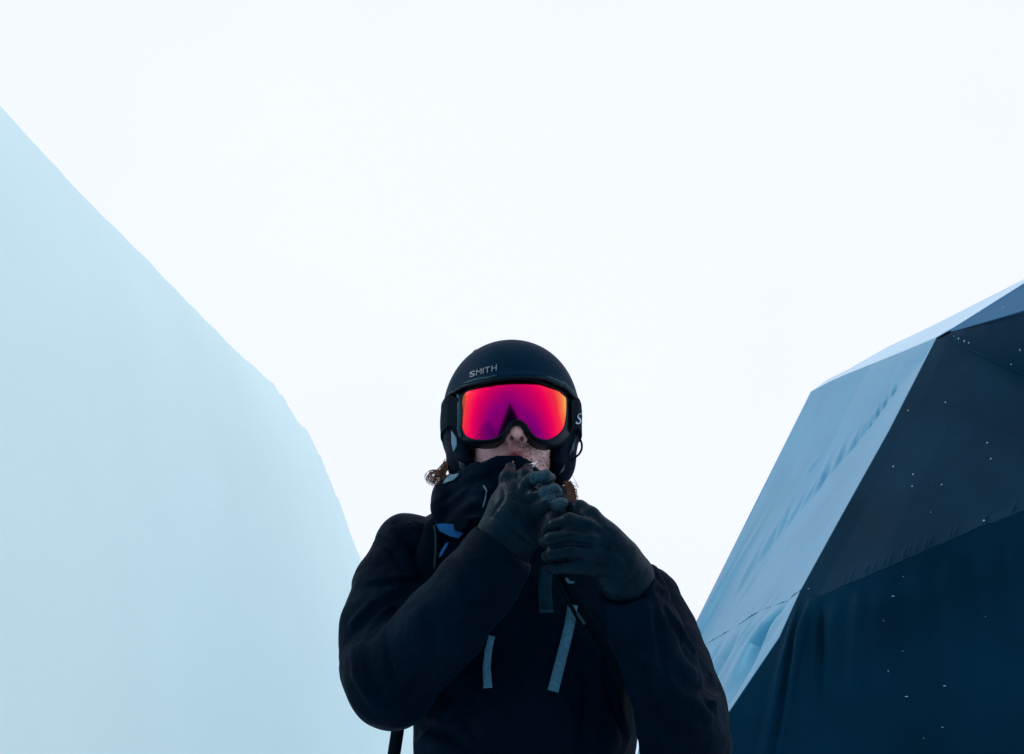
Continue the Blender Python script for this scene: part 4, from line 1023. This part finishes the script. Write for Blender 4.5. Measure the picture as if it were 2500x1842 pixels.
# strap: band going round the helmet
Vs = []
phs = np.linspace(R(64), R(296), 70)
ZT, ZB = float(hl(1076, 988, 0.0)[2]), float(hl(1085, 1062, 0.0)[2])
for ph in phs:
    for (z, o_) in ((ZT, 0.0), (ZT, 0.0032), ((ZT + ZB) / 2, 0.0035), (ZB, 0.0032), (ZB, 0.0)):
        a_, b_ = 0.1325 + o_, 0.150 + o_
        zz = z
        fl_ = 1.0
        Vs.append((a_ * math.sin(ph) * fl_, 0.010 - b_ * math.cos(ph), zz))
F = []
for i in range(len(phs) - 1):
    for k in range(5): F.append((i * 5 + k, i * 5 + (k + 1) % 5, (i + 1) * 5 + (k + 1) % 5, (i + 1) * 5 + k))
F += [(0, 1, 2, 3, 4), tuple((len(phs) - 1) * 5 + k for k in (4, 3, 2, 1, 0))]
strap = mesh('strap', hw_many(Vs), F, M['webbing'], gog, smooth=False)
# strap ends bridging to the frame
for sx in (-1, 1):
    a = []
    for f in np.linspace(0, 1, 8):
        ph = R(64) * sx; ex_, ey2 = 0.134 * math.sin(ph), 0.010 - 0.152 * math.cos(ph)
        x = ex_ * (1 - f) + sx * 0.104 * f; y = ey2 * (1 - f) + (-0.080) * f
        a.append([(x, y, z_) for z_ in (ZT - 0.016 * f, ZB - 0.012 * f)])
    V = []; F = []
    for i, (u_, l_) in enumerate(a):
        n_ = np.array([sx * 0.5, -0.6, 0]) * 0.003
        V += [np.array(u_), np.array(l_), np.array(l_) + n_, np.array(u_) + n_]
    for i in range(7):
        for k in range(4): F.append((i * 4 + k, i * 4 + (k + 1) % 4, (i + 1) * 4 + (k + 1) % 4, (i + 1) * 4 + k))
    F += [(3, 2, 1, 0), (28, 29, 30, 31)]
    mesh('strap_end', hw_many(V), F, M['webbing'], gog, smooth=False)
sb_ = bvh_of(strap, *[o for o in gog.children if o.name.startswith('strap_end')])
a = c1(1405, 890)
letters('S', 'emblem', sb_, c1(1403, 888), (c1(1460, 0)[0] - c1(1403, 0)[0], 0), (2, -100 / 3.755), 20, M['white'], gog, 0.0015, 0.0, 0.2)

# ------------------------------------------------------------------ backpack worn over the jacket
pack = empty('backpack', tuple(at(1265, 1600, 2.38)), 'black backpack with blue trim worn over the jacket, straps across the chest', 'backpack')
K = Clay((-0.22, 2.2, 0.98), (0.26, 2.55, 1.50), 0.009)
K.ball(at(1262, 1560, 2.38), (0.135, 0.085, 0.21), 0.03); K.ball(at(1262, 1720, 2.40), (0.13, 0.09, 0.13), 0.05)
K.mesh('pack_body', M['webbing'], pack)
jb = bvh_of(jacket); jall = bvh_of(jacket, sleeveA, sleeveB, collar)
def ribbon(bv, pts, wpx, name, mt, parent, lift=0.004, thick=0.002, n=24, Y=None, w1=None, frontY=None, bow=0.0):
    q = resample(np.array(pts, float), n); d = np.gradient(q, axis=0); d /= np.linalg.norm(d, axis=1, keepdims=True)
    nn = np.stack([-d[:, 1], d[:, 0]], 1); V = []; lastY = Y or 2.0
    for i, (p, m1) in enumerate(zip(q, nn)):
        wd = wpx + ((w1 - wpx) * i / (n - 1) if w1 else 0)
        h0 = hit(bv, p[0], p[1], 0) if Y is None else at(p[0], p[1], Y)
        if h0 is not None: lastY = h0[1]
        yy = lastY - lift - bow * math.sin(math.pi * i / (n - 1))
        for s_ in (-1, -0.33, 0.33, 1): V.append(at(p[0] + m1[0] * wd * s_ / 2, p[1] + m1[1] * wd * s_ / 2, yy))
    F = grid_faces(n, 4)
    o = mesh(name, V, F, mt, parent); sm = o.modifiers.new('thick', 'SOLIDIFY'); sm.thickness = thick; sm.offset = 0
    return o
ribbon(jb, [(1108, 1262), (1060, 1300), (1040, 1380), (1030, 1480), (1060, 1600)], 58, 'shoulder_strap', M['webbing'], pack, 0.008, 0.008)
ribbon(jb, [(1375, 1385), (1400, 1450), (1440, 1520), (1485, 1590), (1520, 1680)], 30, 'shoulder_strap', M['webbing'], pack, 0.008, 0.006)
ribbon(jb, [(1060, 1284), (1064, 1310), (1064, 1345), (1060, 1390)], 5, 'strap_edge', mat('strap_edge_web', (0.012, 0.035, 0.05), 0.7, spec=0.1), pack, 0.022, 0.003, n=10)
ribbon(jb, [(1352, 1395), (1385, 1465), (1425, 1535), (1470, 1600)], 10, 'adjuster', M['webbing'], pack, 0.022, 0.004)
for p in ((1400, 1478, 1428, 1525), ):
    ribbon(jb, [(p[0] + 8, p[1] + 18), (p[2], p[3])], 7, 'buckle', M['teal'], pack, 0.028, 0.004, n=6)
def c2(x, y): return (1040 + x / 3.4417, 1080 + y / 3.4417)
def c3(x, y): return (800 + x / 2.574, 1200 + y / 2.574)
ab = bvh_of(jacket, collar)
def plate(outline, Y, name, mt, parent, thick=0.003):
    V = [at(x, y, Y) for x, y in outline]; c = np.mean(V, 0); V.append(c); n = len(outline)
    o = mesh(name, V, [(i, (i + 1) % n, n) for i in range(n)], mt, parent, smooth=False); s_ = o.modifiers.new('thick', 'SOLIDIFY'); s_.thickness = thick; s_.offset = 0; return o
plate([c2(88, 690), c2(150, 685), c2(230, 690), c2(240, 740), c2(310, 765), c2(275, 808), c2(200, 790), c2(110, 745)], 1.93, 'blue_trim', M['blue'], pack, 0.004)
plate([c2(190, 838), c2(176, 872), c2(130, 957), c2(108, 967), c2(120, 925), c2(160, 860)], 1.925, 'blue_trim', M['blue'], pack, 0.003)
plate([c2(238, 648), c2(365, 648), c2(335, 705), c2(300, 740), c2(240, 728)], 1.92, 'strap_pad', mat('charcoal_strap', (0.001, 0.006, 0.010), 0.8, spec=0.05), pack, 0.005)
ribbon(jb, [(1335, 1384), (1330, 1430), (1334, 1497)], 32, 'strap_tail', mat('strap_tail_web', (0.003, 0.020, 0.036), 0.75, 0.0008, 300, 0.2, 90, spec=0.05), pack, 0.035, 0.003, w1=34)
ribbon(jb, [(1316, 1491), (1351, 1492)], 6, 'strap_hem', mat('strap_hem_web', (0.006, 0.03, 0.05), 0.7, spec=0.05), pack, 0.039, 0.003, n=5)
# tail of the hip belt hanging below the elbow
q = [(975, 1745, 2.12), (970, 1790, 2.12), (962, 1842, 2.12), (950, 1920, 2.12), (945, 2000, 2.12)]
V = []
for (x, y, Y) in resample(np.array(q, float), 20):
    for s_ in (-1, 0, 1): V.append(at(x + 15.5 * s_, y, Y + 0.003 * abs(s_)))
o = mesh('belt_tail', V, grid_faces(20, 3), M['webbing'], pack); s_ = o.modifiers.new('thick', 'SOLIDIFY'); s_.thickness = 0.003; s_.offset = 0

# jacket trims: grey reflective zip tapes, front zip, collar zip puller, collar patch
def c4(x, y): return (1250 + x / 3.047, 1300 + y / 3.047)
ribbon(jb, [(1398, 1478), (1390, 1530), (1376, 1586), (1350, 1688)], 25, 'zip_tape', M['reflective'], jacket, 0.006, 0.003, w1=27)
ribbon(jb, [(1201, 1553), (1192, 1590), (1188, 1630), (1191, 1680)], 16, 'zip_tape', M['reflective'], jacket, 0.006, 0.003, w1=22)
cbv = bvh_of(collar)
patch_on(cbv, [c2(205, 285), c2(290, 262), c2(278, 290), c2(240, 320), c2(150, 358), c2(160, 330)], 'grey_patch', M['reflective2'], jacket, 0.003)
ribbon(cbv, [c2(485, 365), c2(510, 410), c2(500, 470), c2(490, 510), c2(478, 550)], 3.2, 'zipper', M['reflective2'], jacket, 0.003, 0.002, n=16)
gb_ = bvh_of(gloveA)
V_, F_q = tube_pts(np.array([at(*c2(930, 160), 1.79), at(*c2(915, 180), 1.785), at(*c2(905, 205), 1.785), at(*c2(895, 222), 1.79)]), 0.0020, 8); o = mesh('zip_puller', V_, F_q, M['metal'], jacket)
V_, F_q = tube_pts(np.array([at(*c2(870, 188), 1.80), at(*c2(905, 180), 1.79), at(*c2(925, 165), 1.79)]), 0.0014, 8); o = mesh('zip_puller', V_, F_q, M['metal'], jacket)
plate([c4(395, 345), c4(410, 335), c4(420, 360), c4(465, 368), c4(460, 380), c4(415, 380)], 1.93, 'zip_end', M['reflective'], jacket, 0.002)
